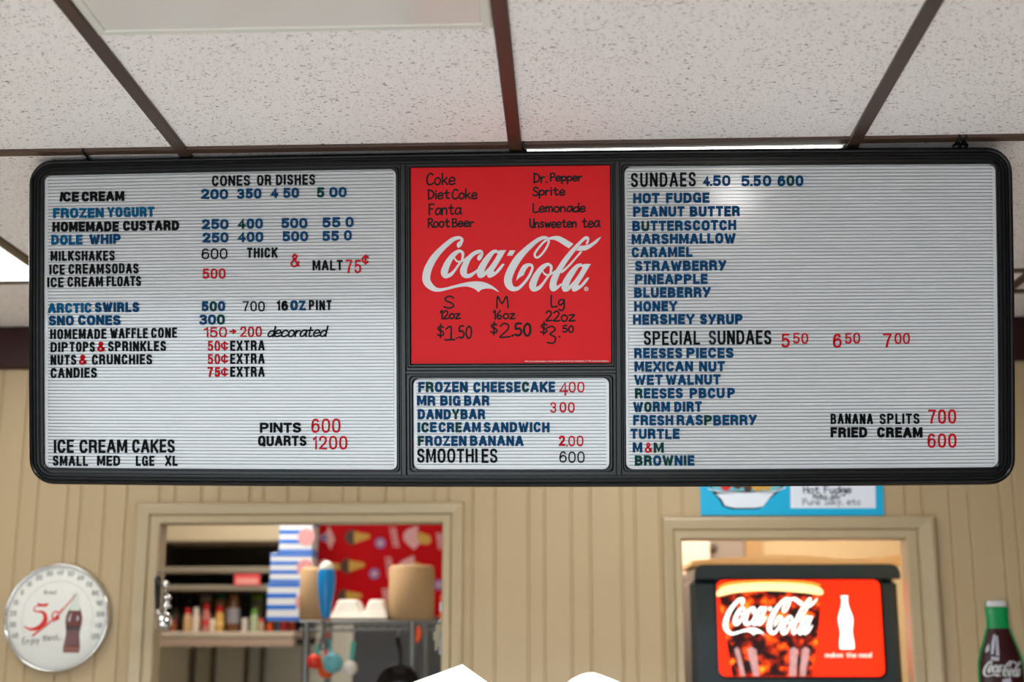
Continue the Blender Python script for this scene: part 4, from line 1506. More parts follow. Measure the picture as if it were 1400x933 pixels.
# ------------------------------------------------------------------ blue sundae sign above the right doorway
QY = WY - 0.001
P = xz(QY)
c0, c1 = P(958, 705), P(1207, 705)
ps = thing('sundae_sign', 'bright blue sundae sign with a bowl picture, above the right doorway', 'sign', ((c0[0] + c1[0]) / 2, QY, c0[1]))
mb = MB()
mb.poly([c0, P(1207.5, 705.5), P(1205.5, 612), P(955.5, 612)], 0, 0.006)
obj('board', mb.xform(upright(QY)), M['cyansign'], ps)
g = MB()
rim = [(968, 660), (1072, 660), (1069, 669), (1062, 675), (1050, 684), (1044, 693), (1035, 697), (1000, 697), (988, 693), (983, 684), (974, 674)]
g.poly([P(*p) for p in rim], 0.005, 0.0064, 1)
g.poly([P(*p) for p in ((978, 676), (1058, 675), (1052, 681), (1043, 693), (1032, 695), (1003, 695), (991, 692), (986, 683))], 0.005, 0.0068, 0)
g.poly([P(*p) for p in ((971, 640), (1069, 640), (1067, 667), (1058, 672), (980, 672), (972, 667))], 0.005, 0.0067, 2)
for px, py, r_, mi in ((992, 664, 8, 3), (1008, 661, 9, 4), (1022, 666, 7, 4), (1036, 663, 10, 5), (1048, 666, 6, 5), (1000, 655, 8, 0), (1015, 650, 10, 0), (1030, 652, 9, 3)):
    g.poly(circle(P(px, py), r_ * mpp, 14), 0.005, 0.0072 + 0.0001 * mi, mi)
g.ribbon([P(968, 669), P(985, 673.5), P(1020, 675.5), P(1058, 673), P(1074, 667)], 0.003, 0.005, 0.0078, 0)
obj('bowl_picture', g.xform(upright(QY)), [M['boxwhite'], M['slate'], M['aqua'], M['printred'], M['choc'], M['cone']], ps)
g = MB()
g.poly([P(1080, 663.5), P(1196, 663.5), P(1196.5, 695.5), P(1080.5, 695.5)], 0.005, 0.0066, 0)
g.poly([P(1078, 655), P(1201, 655), P(1201, 663.5), P(1078, 663.5)], 0.005, 0.0066, 1)
lab = obj('paper_label', g.xform(upright(QY)), [M['boxwhite'], M['printred']], ps)
g = MB()
for txt, x0, x1, y, h_ in (('Hot Fudge', 1098, 1163, 675, 10), ('Melba Jelly', 1111, 1148, 683, 7.5), ('Pure Silky, etc', 1097, 1176, 691, 8.5)):
    a, b_ = P(x0, y), P(x1, y)
    k = handwriting(txt, b_[0] - a[0], h_ * mpp, 1.7 * mpp if h_ > 9 else 1.0 * mpp, 0.0062, 0.0072)
    g.join(k.xform(Matrix.Translation((a[0], a[1], 0))))
sub(lab, 'handwriting', g.xform(upright(QY)), M['slate'])

# ------------------------------------------------------------------ drink dispenser in the right doorway
DY = 3.98
P = xz(DY)
X0, X1 = P(945, 860)[0], P(1231, 860)[0]
Zcap0, Ztop = P(1090, 793)[1], P(1090, 772)[1]
dp = thing('drink_dispenser', 'tall charcoal drink dispenser with a glowing red screen, in the right doorway', 'drink dispenser', ((X0 + X1) / 2, DY + 0.3, 0))
mb = MB()
mb.bbox((X0, DY, 0.92), (X1, DY + 0.56, Zcap0 + 0.004), 0.016)
obj('body', mb, M['dispenser'], dp)
mb = MB()
mb.bbox((X0 + 0.02, DY + 0.03, 0.0), (X1 - 0.02, DY + 0.56, 0.92), 0.008)
obj('cabinet', mb, M['black'], dp)
mb = MB()
cu0, cu1 = P(949, 780)[0], P(1230, 780)[0]
cap_o = [(cu0, Zcap0 + 0.002), (cu1, Zcap0 + 0.002), (cu1, Ztop - 0.026), (cu1 - 0.004, Ztop - 0.012), (cu1 - 0.014, Ztop - 0.003), (cu1 - 0.028, Ztop), (cu0 + 0.028, Ztop), (cu0 + 0.014, Ztop - 0.003), (cu0 + 0.004, Ztop - 0.012), (cu0, Ztop - 0.026)]
mb.poly(cap_o, -0.57, 0.004)
mb.poly([(cx_ + (0.003 if cx_ < (cu0 + cu1) / 2 else -0.003), cz - 0.003 if cz > Ztop - 0.02 else cz + 0.002) for cx_, cz in cap_o], 0.003, 0.016)
obj('top_cap', mb.xform(upright(DY)), M['dispenser'], dp)
s0, s1 = P(979, 793.5), P(1210, 925.5)
rr = rrect(s0[0], s1[0], s1[1], s0[1], 0.020, 6)
mb = MB()
rings = []
for e, z in ((0.007, 0.001), (0.006, 0.006), (0.001, 0.0065), (0.0, 0.002)):
    rings.append([(a, b_, z) for a, b_ in rrect(s0[0] - e, s1[0] + e, s1[1] - e, s0[1] + e, 0.020 + e, 6)])
mb.loft(rings)
obj('screen_bezel', mb.xform(upright(DY)), M['black'], dp)
mb = MB()
mb.poly(rr, -0.004, 0.0022)
screen = obj('screen', mb.xform(upright(DY)), emissive('backlit_red', rgb(255, 44, 12), SCREEN, vary=0.10, scale=3), dp)
screen['label'] = 'glowing red backlit screen'


def clip_to_screen(pts):
    out = []
    for x, z in pts:
        out.append((min(max(x, s0[0] + 0.001), s1[0] - 0.001), min(max(z, s1[1] + 0.001), s0[1] - 0.001)))
    return out


g = MB()
g.poly(clip_to_screen([P(*p) for p in ((983, 808), (1122, 806), (1121, 840), (1117, 880), (1111, 926), (1001, 926), (992, 870), (985, 830))]), 0.002, 0.0026)
sub(screen, 'glass_picture', g.xform(upright(DY)), cola_glass_emission(SCREEN * 1.0))
g = MB()
g.poly([P(*p) for p in catmull([(981, 808), (1000, 800), (1050, 797), (1100, 799), (1122, 805), (1123, 814), (1100, 811), (1050, 808), (1005, 811), (981, 816)], 3, True)], 0.002, 0.0030, 0)
g.ribbon([P(*p) for p in catmull([(982, 804), (1000, 797.5), (1050, 795), (1100, 796.5), (1121, 801)], 4)], 2.2 * mpp, 0.002, 0.0032, 1)
sub(screen, 'glass_rim_picture', g.xform(upright(DY)), [emissive('backlit_foam', rgb(255, 240, 170), SCREEN * 1.1), emissive('backlit_amber', rgb(250, 190, 60), SCREEN)])
FLUTE = emissive('backlit_pale_flute', rgb(186, 140, 140), SCREEN * 0.8, vary=0.5, scale=60)
for x0, x1, x2, x3 in ((1004, 1011, 1013, 1019), (1021, 1034, 1030, 1038), (1080, 1091, 1079, 1088), (1096, 1107, 1093, 1101)):
    g = MB()
    g.poly(clip_to_screen([P(*p) for p in ((x0, 888), ((x0 + x1) / 2, 885), (x1, 889), (x3, 926), (x2, 926))]), 0.002, 0.0030)
    sub(screen, 'glass_flute_picture', g.xform(upright(DY)), FLUTE)
lx0, lx1 = P(988, 840)[0], P(1119, 840)[0]
sc_ = (lx1 - lx0) / 2452.0
zl = P(1050, 817.5)[1]
g = wordmark(lambda x, y: (lx0 + (x - 70) * sc_, zl - (y - 130) * sc_ * 1.24), 0.0028, 0.0036, fat=12, reg=False)
sub(screen, 'script_logo', g.xform(upright(DY)), emissive('backlit_white', rgb(250, 255, 248), SCREEN * 1.5))
g = MB()
a, b_ = P(1158, 888), P(1158, 815)
g.poly(bottle_outline(a, b_[1] - a[1], 0.044), 0.002, 0.0030)
sub(screen, 'bottle_silhouette', g.xform(upright(DY)), emissive('backlit_white_bottle', rgb(255, 252, 248), SCREEN * 1.5))
a, b_ = P(1128, 899), P(1191, 899)
g = handwriting('makes the meal', b_[0] - a[0], 0.013, 0.0017, 0.002, 0.003, slant=0.1).xform(Matrix.Translation((a[0], a[1], 0)))
sub(screen, 'slogan', g.xform(upright(DY)), emissive('backlit_white_slogan', rgb(255, 235, 225), SCREEN * 1.1))

# flattened carton lying on the dispenser
mb = MB()
prof = [(944, 771.5), (947, 767), (985, 763.5), (1040, 760.5), (1075, 759), (1110, 760), (1150, 764.5), (1180, 764), (1232, 758.5), (1233, 771.5)]
P2 = xz(DY + 0.06)
top_pts = [P2(*p) for p in prof]
top_pts[0] = (top_pts[0][0], Ztop + 0.0005)
top_pts[-1] = (top_pts[-1][0], Ztop + 0.0005)
mb.poly(top_pts, -0.36, 0.0)
o = obj('cardboard', mb.xform(upright(DY + 0.06)), M['tan'], None, origin=((X0 + X1) / 2, DY + 0.2, Ztop))
tag(o, 'flattened tan cardboard lying on top of the drink dispenser', 'cardboard')
# red cooler left of the dispenser
P2 = xz(4.75)
a, b_ = P2(905, 790), P2(946, 790)
cl = thing('drinks_cooler', 'narrow dark red cooler edge seen left of the drink dispenser', 'cooler', ((a[0] + b_[0]) / 2, 4.9, 0))
mb = MB()
mb.bbox((max(a[0], 0.08), 4.75, 0.0), (b_[0], 4.985, a[1]), 0.01)
obj('body', mb, mat('dark_red_enamel', rgb(150, 20, 26), 0.3), cl)
mb = MB()
mb.bbox((max(a[0], 0.08) + 0.03, 4.738, 0.25), (b_[0] - 0.012, 4.75, a[1] - 0.14), 0.004)
obj('door', mb, mat('plum_enamel', rgb(96, 30, 52), 0.3), cl)
# store room behind: pale pier and grey door
P2 = xz(5.0)
mb = MB()
mb.box((0.06, 5.0, 0), (P2(970, 750)[0], 5.4, CEIL))
struct('wall_store_pier', mb, mat('pinkish_paint', rgb(240, 216, 202), 0.6, vary=0.03))
P2 = xz(5.36)
da, db = P2(971, 750)[0], P2(1018, 750)[0]
mb = MB()
mb.bbox((da - 0.02, 5.36, 0.01), (db, 5.399, 2.35), 0.004)
d3 = struct('door_3', mb, mat('grey_taupe_door', rgb(150, 138, 130), 0.5), 'grey taupe door seen above the dispenser')
mb = MB()
mb.bbox((db, 5.35, 0.0), (P2(1042, 750)[0], 5.399, 2.38), 0.004)
struct('trim_40', mb, mat('brown_door_trim', rgb(176, 140, 92), 0.5))
kp = at(976, 749, 5.33)
mb = MB()
mb.lathe([(0.006, 0), (0.006, 0.012), (0.014, 0.016), (0.017, 0.024), (0.014, 0.032), (0.004, 0.036)], n=16)
knob = obj('door_knob', mb.xform(Matrix.Translation((kp.x, 5.36, kp.z)) @ Matrix.Rotation(math.pi / 2, 4, 'X')), M['upright'], d3)

# ------------------------------------------------------------------ kitchen seen through the left doorway
SYF, SYB = 5.25, KY - 0.001
P = xz(SYF)
sx0, sx1 = P(196, 800)[0], P(407, 800)[0]
zs = P(300, 864)[1]
sh = thing('kitchen_shelf', 'wooden kitchen wall shelf unit full of spice jars, beyond the left doorway', 'shelf', ((sx0 + sx1) / 2, SYB, 0))
mb = MB()
mb.bbox((sx0, SYF, P(300, 741)[1]), (sx1, SYB, P(300, 690)[1]), 0.006)
obj('fascia', mb, mat('cream_wood', rgb(196, 182, 156), 0.5, vary=0.05, scale=8), sh)
mb = MB()
mb.bbox((sx0, SYB - 0.02, zs - 0.05), (sx1, SYB, P(300, 735)[1]), 0.003)
obj('back_panel', mb, M['dark'], sh)
mb = MB()
mb.bbox((sx0, SYF + 0.02, zs - 0.03), (sx0 + 0.02, SYB - 0.02, P(300, 740)[1]), 0.003)
obj('side_panel', mb, M['upright'], sh)
for y0, y1, m_ in ((784, 775, M['wood']), (808, 800, M['wood'])):
    mb = MB()
    mb.bbox((sx0 + 0.02, SYF + 0.005, P(300, y0)[1]), (sx1, SYB - 0.02, P(300, y1)[1]), 0.004)
    obj('shelf', mb, m_, sh)
mb = MB()
mb.bbox((sx0, SYF - 0.03, P(300, 874)[1]), (sx1, SYB - 0.02, zs), 0.008)
obj('shelf', mb, mat('pale_shelf_wood', rgb(184, 172, 158), 0.45, vary=0.06, scale=10), sh)
mb = MB()
mb.bbox((sx0, SYF - 0.028, P(300, 885)[1]), (sx1, SYF + 0.015, P(300, 874)[1]), 0.003)
obj('apron', mb, mat('mauve_brown_wood', rgb(168, 148, 134), 0.5), sh)
for xa, xb in ((224, 231), (255, 260), (304, 309), (327, 332)):
    mb = MB()
    mb.bbox((P(xa, 900)[0], SYB - 0.06, 0.0), (P(xb, 900)[0], SYB - 0.021, P(300, 886)[1]), 0.002)
    obj('leg', mb, M['upright'], sh)
mb = MB()
mb.bbox((P(320, 790)[0], SYF + 0.0005, P(330, 801)[1]), (P(356, 790)[0], SYF + 0.0045, P(330, 785)[1]), 0.001)
g = MB()
g.bbox((P(323, 790)[0], SYF - 0.0005, P(330, 799)[1]), (P(353, 790)[0], SYF + 0.0006, P(330, 791)[1]), 0.0003, 1)
mb.join(g)
o = obj('label_card', mb, [mat('red_label', rgb(220, 74, 84), 0.5), mat('pale_red_label', rgb(232, 158, 152), 0.5)], None, origin=(P(338, 790)[0], SYF, P(330, 801)[1]))
tag(o, 'small red label card on the dark shelf edge above the spice jars', 'label')

# jars and bottles: px centre, width px, top y, shape, body colour, lid colour, depth, label
JY, JB = 5.33, 5.49
jars = [
    (235, 12, 848, 'jar', (156, 74, 44), (150, 30, 28), JY, 'squat rust brown jar beside the left door frame'),
    (239, 13, 828, 'jar', (168, 170, 168), (120, 120, 120), JB, 'grey jar behind the squat rust brown jar'),
    (255.5, 11, 832, 'bottle', (206, 168, 124), (196, 26, 32), JY, 'tan spice bottle with red lid, left of the white bottle'),
    (257, 17, 811, 'jar', (40, 40, 38), (30, 30, 30), JB, 'tall black jar at the back of the spice shelf'),
    (267, 11, 831, 'bottle', (222, 206, 194), (226, 220, 212), JY, 'all white spice bottle on the shelf'),
    (280, 18, 811, 'jar', (120, 124, 116), (176, 176, 168), JB, 'grey jar with pale lid at the back, behind the red lids'),
    (281, 12, 825, 'bottle', (190, 120, 112), (190, 26, 34), JY, 'pinkish spice bottle with red lid, right of the white bottle'),
    (290, 8, 847, 'jar', (224, 214, 196), (226, 222, 212), JY, 'tiny cream jar between two red-lidded bottles'),
    (299.5, 12, 829, 'bottle', (212, 166, 92), (196, 24, 30), JY, 'mustard yellow spice bottle with red lid'),
    (300, 16, 808, 'jar', (176, 140, 96), (16, 104, 62), JB, 'tan jar with dark green lid at the back'),
    (318, 18, 813, 'bottle', (110, 72, 44), (120, 82, 50), JY, 'tall brown bottle with grey label on the spice shelf'),
    (334, 8.5, 846, 'jar', (214, 202, 194), (214, 206, 200), JY, 'tiny white jar right of the tall brown bottle'),
    (347, 12, 833, 'bottle', (172, 184, 152), (92, 150, 60), JY, 'pale green bottle with green lid'),
    (350, 17, 809, 'jar', (124, 128, 110), (104, 150, 30), JB, 'grey jar with lime green lid at the back'),
    (357, 7.5, 846, 'jar', (190, 160, 138), (190, 60, 60), JY, 'tiny pale jar with red lid, beside the orange jar'),
    (368.5, 10, 852, 'round', (206, 84, 36), (190, 70, 30), JY, 'small round orange jar on the spice shelf'),
    (379.5, 7, 848, 'jar', (46, 70, 86), (40, 60, 76), JY, 'small dark blue jar under the striped boxes'),
    (388, 10, 846, 'jar', (140, 26, 28), (120, 20, 22), JY, 'dark red jar under the striped boxes'),
    (399, 9, 847, 'jar', (120, 34, 24), (150, 90, 40), JY, 'red brown jar at the right end of the spice shelf'),
]
for i, (px, wpx, ty, shape, bc_, lc, Y, lab) in enumerate(jars):
    if Y == JB:
        ty += 4
    b0 = at(px, 864, Y)
    z0 = zs + 0.0003
    ztop = at(px, ty, Y).z
    H = ztop - z0
    r = wpx / 2 * Y / 1830 * 1.02
    tj = thing('spice_jar' if shape != 'bottle' else 'spice_bottle', lab, 'jar' if shape != 'bottle' else 'bottle', (b0.x, Y, z0), 'jars and bottles on the kitchen shelf')
    lidh = min(0.022, H * 0.25) if shape != 'bottle' else H * 0.24
    prof = {'jar': [(r * 0.92, 0), (r, 0.004), (r, H - lidh - 0.006), (r * 0.9, H - lidh)],
            'bottle': [(r * 0.92, 0), (r, 0.004), (r, (H - lidh) * 0.74), (r * 0.7, H - lidh)],
            'round': [(r * 0.6, 0), (r * 0.95, H * 0.25), (r, H * 0.45), (r * 0.8, H - lidh)]}[shape]
    mb = MB()
    mb.lathe(prof, (b0.x, Y, z0), 16)
    obj('body', mb, bottle_mat('jar_body_%d' % i, *bc_), tj)
    mb = MB()
    rl = r * (0.98 if shape == 'jar' else 0.72)
    mb.lathe([(rl, 0), (rl, lidh - 0.003), (rl * 0.9, lidh)], (b0.x, Y, ztop - lidh), 16)
    obj('lid', mb, bottle_mat('jar_lid_%d' % i, *lc), tj)
    if px == 318 or (shape == 'bottle' and px in (281, 299.5)):
        mb = MB()
        mb.lathe([(r * 1.01, H * 0.22), (r * 1.01, H * (0.62 if px == 318 else 0.40))], (b0.x, Y, z0), 16, cap=False)
        obj('label', mb, bottle_mat('jar_label_%d' % i, *((134, 132, 142) if px == 318 else (196, 50, 44) if px == 281 else (226, 190, 120)), 0.5), tj)

# grey refrigerator and the red printed sheet behind it
FY = 5.20
P = xz(FY)
fx0, fx1, fz = P(480, 900)[0], -0.04, P(540, 843)[1]
fr = thing('refrigerator', 'dark grey steel refrigerator behind the wire rack', 'refrigerator', ((fx0 + fx1) / 2, FY, 0))
mb = MB()
mb.bbox((fx0, FY + 0.03, 0.0), (fx1, KY - 0.02, fz), 0.006)
obj('body', mb, M['upright'], fr)
xm = P(566, 900)[0]
for a, b_ in ((fx0 + 0.004, xm - 0.002), (xm + 0.002, fx1 - 0.004)):
    mb = MB()
    mb.bbox((a, FY, 0.12), (b_, FY + 0.029, fz - 0.006), 0.006)
    d = obj('door', mb, M['darkmetal'], fr)
    hx = b_ - 0.04 if b_ < xm else a + 0.04
    mb = MB()
    mb.tube([(hx, FY, 1.15), (hx, FY - 0.03, 1.16), (hx, FY - 0.03, 1.50), (hx, FY, 1.51)], 0.008, 8)
    sub(d, 'handle', mb, M['steel'])
RYS = KY - 0.002
P = xz(RYS)
mb = MB()
mb.poly([P(430.5, 849), P(640, 849), P(640, 640), P(430.5, 640)], 0.0, 0.0015, 0)
zz = 0.0022


def cone_print(px, py, ball, dx=1.0, s=1.0):
    mb.poly([P(px + 3 * s, py - 8 * s), P(px + 25 * s, py - 4 * s), P(px + 26 * s, py + 1 * s), P(px + 3 * s, py + 9 * s)], 0.001, zz, 2)
    mb.poly(smooth_outline([P(px + 4 * s, py - 11 * s), P(px - 4 * s, py - 8 * s), P(px - 9 * s, py), P(px - 5 * s, py + 8 * s), P(px + 4 * s, py + 12 * s)]), 0.001, zz + 0.0003, ball)


cone_print(480, 735, 1)
cone_print(473, 774, 1)
cone_print(469, 816, 1)
cone_print(442, 776, 3)
mb.poly(smooth_outline([P(566, 752), P(553, 740), P(552, 730), P(558, 724), P(572, 719), P(570, 735), P(574, 744)]), 0.001, zz + 0.0003, 3)
mb.poly([P(572, 727), P(588, 733), P(590, 741), P(585, 745), P(568, 743)], 0.001, zz, 2)
mb.poly(smooth_outline([P(545, 772), P(552, 766), P(566, 760), P(566, 772), P(560, 782), P(548, 780)]), 0.001, zz + 0.0003, 3)
mb.poly([P(566, 768), P(582, 774), P(583, 782), P(562, 784)], 0.001, zz, 2)
for px, py in ((520, 743), (512, 785), (600, 800), (446, 820)):
    mb.poly(circle(P(px, py), 7.2 * RYS / 1830, 16), 0.001, zz, 4)
    mb.poly(circle(P(px, py), 3.6 * RYS / 1830, 12), 0.001, zz + 0.0004, 3)
for (xa, ya, xb, yb) in ((536, 722, 541, 749), (530, 763, 534, 792), (526, 806, 529, 830), (600, 730, 603, 752)):
    a, b_ = P(xa, ya), P(xb, yb)
    for k in range(4):
        t0, t1 = k / 4 + 0.02, (k + 1) / 4 - 0.03
        q = [(a[0] + (b_[0] - a[0]) * t_, a[1] + (b_[1] - a[1]) * t_) for t_ in (t0, t1)]
        mb.ribbon([(q[0][0] - 0.012, q[0][1]), (q[0][0] + 0.012, q[0][1]), (q[1][0] + 0.012, q[1][1]), (q[1][0] - 0.012, q[1][1] + 0.004)], 0.006, 0.001, zz, 3)
mb.poly([P(433, 735), P(447, 728), P(449, 719), P(454, 728), P(458, 738), P(452, 752), P(447, 742)], 0.001, zz, 3)
mb.poly(circle(P(443, 736), 5 * RYS / 1830, 12), 0.001, zz + 0.0004, 4)
o = obj('printed_sheet', mb.xform(upright(RYS)), [M['redsheet'], M['choc'], M['cone'], M['pinkpale'], M['lilac']], None, origin=(P(500, 780)[0], RYS, P(500, 840)[1]))
tag(o, 'red paper sheet printed with ice cream cones, on the kitchen wall', 'sheet')

# wire rack
RF, RB = 4.52, 4.95
P = xz(RF)
rx0, rx1 = P(411, 850)[0], P(594, 850)[0]
zr = P(480, 848.5)[1]
rack = thing('wire_rack', 'chrome wire rack shelf holding paper rolls and foam boxes, in the kitchen', 'rack', ((rx0 + rx1) / 2, (RF + RB) / 2, 0))
mb = MB()
for y in (RF, RB):
    for dz in (-0.004, -0.030):
        mb.tube([(rx0, y, zr + dz - 0.001), (rx1, y, zr + dz - 0.001)], 0.0038, 6)
    n_ = 26
    zz_ = [(rx0 + (rx1 - rx0) * i / n_, y, zr - (0.005 if i % 2 else 0.031)) for i in range(n_ + 1)]
    mb.tube(zz_, 0.0024, 5)
for x in (rx0, rx1):
    for dz in (-0.004, -0.030):
        mb.tube([(x, RF, zr + dz - 0.001), (x, RB, zr + dz - 0.001)], 0.0038, 6)
for i in range(1, 22):
    x = rx0 + (rx1 - rx0) * i / 22
    mb.tube([(x, RF, zr - 0.0022), (x, RB, zr - 0.0022)], 0.0021, 5)
obj('wire_shelf', mb, M['steel'], rack)
mb = MB()
for y in (RF, RB):
    mb.tube([(rx0, y, 0.9), (rx1, y, 0.9)], 0.0038, 6)
for i in range(23):
    x = rx0 + (rx1 - rx0) * i / 22
    mb.tube([(x, RF, 0.9), (x, RB, 0.9)], 0.0021, 5)
obj('wire_shelf', mb, M['steel'], rack)
for px, y in ((418, RF + 0.004), (563, RF + 0.004), (418, RB - 0.004), (563, RB - 0.004)):
    xx = P(px, 890)[0]
    mb = MB()
    mb.lathe([(0.0125, 0.0)] + [(0.0125 if k % 2 else 0.0115, 0.05 + k * 0.0127) for k in range(int((zr - 0.06) / 0.0127))] + [(0.0125, zr - 0.004)], (xx, y, 0), 12)
    obj('post', mb, M['steel'], rack)
zt_ = zr + 0.0004


def roll(px, w_, ty, Y, label, rm):
    c = at(px, 848, Y)
    r = w_ / 2 * Y / 1830
    H = at(px, ty, Y).z - zt_
    t_ = thing('paper_roll', label, 'paper roll', (c.x, Y, zt_), 'brown paper rolls on the wire rack')
    mb = MB()
    mb.lathe([(0.021, 0.0), (r - 0.004, 0.0), (r, 0.004), (r * 1.004, H * 0.5), (r, H - 0.012), (r - 0.008, H - 0.002), (0.021, H)], (c.x, Y, zt_), 32, cap=False)
    obj('paper', mb, M['kraft'], t_)
    mb = MB()
    mb.lathe([(0.0205, 0.0), (0.0205, H), (0.018, H), (0.018, 0.0)], (c.x, Y, zt_), 20, cap=False)
    obj('core', mb, M['wood'], t_)


roll(424, 30, 776, 4.585, 'narrow roll of brown paper behind the blue hand blender', 0)
roll(562, 61, 773, 4.62, 'wide roll of brown paper towel at the right end of the rack', 0)

# striped cone boxes
BYF, BYD = 4.72, 0.11
Pb = xz(BYF)
zlo = zt_
specs = [(366, 797, 'striped blue and white box, bottom of the stack of three'), (368.5, 756.5, 'striped blue and white box, middle of the stack of three'), (379.5, 713, 'striped blue and white box, top of the stack of three')]
for xl, ty, lab in specs:
    x0 = Pb(xl, 800)[0]
    x1 = Pb(425, 800)[0]
    z1 = Pb(400, ty)[1]
    H = z1 - zlo
    cb = thing('cone_box', lab, 'box', ((x0 + x1) / 2, BYF + BYD / 2, zlo), 'striped boxes on the rack')
    mb = MB()
    mb.bbox((x0, BYF, zlo), (x1, BYF + BYD, z1 - 0.0004), 0.0015, 0)
    e = 0.0006
    full = ((0.0, 0.10), (0.90, 1.0))
    short = ((0.30, 0.42), (0.60, 0.72))
    for a, b_ in full:
        mb.box((x0 - e, BYF - e, zlo + 0.001 + a * (H - 0.003)), (x1 + e, BYF + BYD + e, zlo + 0.001 + b_ * (H - 0.003)), 1)
    for a, b_ in short:
        mb.box((x0 - e, BYF - e, zlo + a * H), (x0 + (x1 - x0) * 0.68, BYF + BYD * 0.8, zlo + b_ * H), 1)
    carton = obj('carton', mb, [M['boxwhite'], M['blueprint']], cb)
    g = MB()
    cc = (x1 - 0.022, zlo + H * 0.5)
    g.poly(circle(cc, 0.030, 24), 0, 0.0012, 0)
    g.ribbon(circle(cc, 0.022, 20), 0.004, 0, 0.0016, 1, closed=True)
    g.ribbon([(cc[0] - 0.016, cc[1] - 0.012), (cc[0] - 0.005, cc[1] + 0.014), (cc[0] + 0.004, cc[1] - 0.010), (cc[0] + 0.016, cc[1] + 0.012)], 0.006, 0, 0.0017, 1)
    sub(carton, 'printed_emblem', g.xform(upright(BYF)), [M['pinkpale'], M['pink']])
    zlo = z1

# foam tray and two foam boxes
Pf = xz(4.55)
fa, fb_ = Pf(450, 848)[0], Pf(530, 848)[0]
mb = MB()
mb.bbox((fa, 4.54, zt_), (fb_, 4.74, Pf(480, 841)[1]), 0.008)
zf = Pf(480, 841)[1] + 0.0004
o = obj('foam_tray', mb, M['foam'], None, origin=((fa + fb_) / 2, 4.62, zt_))
tag(o, 'flat white foam tray lying on the wire rack', 'tray')
for xa, xb, lab in ((452, 493, 'white foam box beside the hand blender'), (495.5, 529, 'white foam box beside the wide brown paper roll')):
    a, b_ = Pf(xa, 830)[0], Pf(xb, 830)[0]
    z1 = Pf(480, 820)[1]
    tf = thing('foam_box', lab, 'foam box', ((a + b_) / 2, 4.62, zf), 'foam boxes on the rack')
    mb = MB()
    rings = []
    for i_, z in ((0, 0), (0.0, 0.006), (0.004, 0.010), (0.016, z1 - zf - 0.006), (0.022, z1 - zf)):
        rings.append([(x, y, zf + z) for x, y in rrect(a + i_, b_ - i_, 4.56 + i_, 4.70 - i_, 0.012, 4)])
    mb.loft(rings, cap=True)
    obj('lid', mb, M['foam'], tf)
    mb = MB()
    rings = [[(x, y, zf + z) for x, y in rrect(a - 0.003, b_ + 0.003, 4.557, 4.703, 0.014, 4)] for z in (0.001, 0.005)]
    mb.loft(rings, cap=True)
    obj('flange', mb, M['foam'], tf)

# hand blender hanging at the front of the rack
HYB = 4.44
Ph = xz(HYB)
hx, hz = Ph(445, 845)
hb_ = thing('hand_blender', 'bright blue hand blender hanging at the front of the wire rack', 'hand blender', (hx, HYB, hz))
ztp = Ph(445, 779)[1]
mb = MB()
Hh = ztp - hz
mb.lathe([(0.012, 0), (0.017, 0.02), (0.022, Hh * 0.35), (0.0285, Hh * 0.6), (0.030, Hh * 0.85), (0.026, Hh)], (hx, HYB, hz), 24)
obj('handle', mb, M['skyblue'], hb_)
mb = MB()
mb.lathe([(0.026, 0), (0.024, 0.010), (0.017, 0.020), (0.008, 0.027)], (hx, HYB, ztp), 20)
obj('cap', mb, M['white'], hb_)
mb = MB()
zl_ = Ph(440, 889)[1]
mb.lathe([(0.012, 0.0), (0.016, 0.012), (0.008, 0.035), (0.0075, hz - zl_)], (hx - 0.004, HYB, zl_), 16)
obj('shaft', mb, M['steel'], hb_)
mb = MB()
mb.tube([(hx, HYB + 0.008, hz + 0.004), (hx, RF - 0.012, hz + 0.002), (hx, RF - 0.0078, zr - 0.003)], 0.0035, 6)
obj('hook', mb, M['steel'], hb_)


# measuring cups and spoons hanging from the front rail
def hanging_cup(px, py, rpx, hx_, hy_, cmat, hmat, label, Y, depth=0.022, cat='measuring cup', name='measuring_cup'):
    P = xz(Y)
    c, top = P(px, py), P(hx_, hy_)
    r = rpx * Y / 1830
    t_ = thing(name, label, cat, (c[0], Y, c[1] - r), 'measuring cups on the rack rail')
    mb = MB()
    mb.lathe([(r * 0.78, depth), (r * 0.80, depth), (r, 0.0), (r * 1.06, 0.0), (r * 0.88, depth + 0.0025), (0.001, depth + 0.0025)], n=24, cap=False)
    obj('bowl', mb.xform(upright(Y) @ Matrix.Translation((c[0], c[1], 0))), cmat, t_)
    mb = MB()
    d = Vector((top[0] - c[0], top[1] - c[1]))
    d.normalize()
    a = (c[0] + d.x * r * 0.95, c[1] + d.y * r * 0.95)
    mb.ribbon([a, ((a[0] + top[0]) / 2, (a[1] + top[1]) / 2), top], [0.011, 0.015, 0.016], -0.002, 0.003, round_=True)
    obj('handle', mb.xform(upright(Y)), hmat, t_)
    mb = MB()
    mb.tube([(top[0], Y, top[1] - 0.004), (top[0] + 0.003, Y - 0.004, top[1] + 0.010), (top[0], (Y + RF) / 2, zr - 0.040), (top[0], RF - 0.008, zr - 0.036), (top[0], RF - 0.0057, zr - 0.031)], 0.0016, 6)
    obj('hook', mb, M['steel'], t_)


hanging_cup(430, 905, 9.5, 436, 884, M['redplastic'], M['teal'], 'red measuring cup hanging left of the aqua one', 4.488)
hanging_cup(446, 916, 11, 446, 866, M['orange'], M['redplastic'], 'orange measuring cup behind the aqua one', 4.504)
hanging_cup(455, 907, 13, 449, 876, M['aqua'], M['aqua'], 'round aqua measuring cup hanging from the rack', 4.476)
hanging_cup(479, 914, 9.5, 483, 880, M['foam'], M['teal'], 'white measuring cup with teal handle', 4.488)

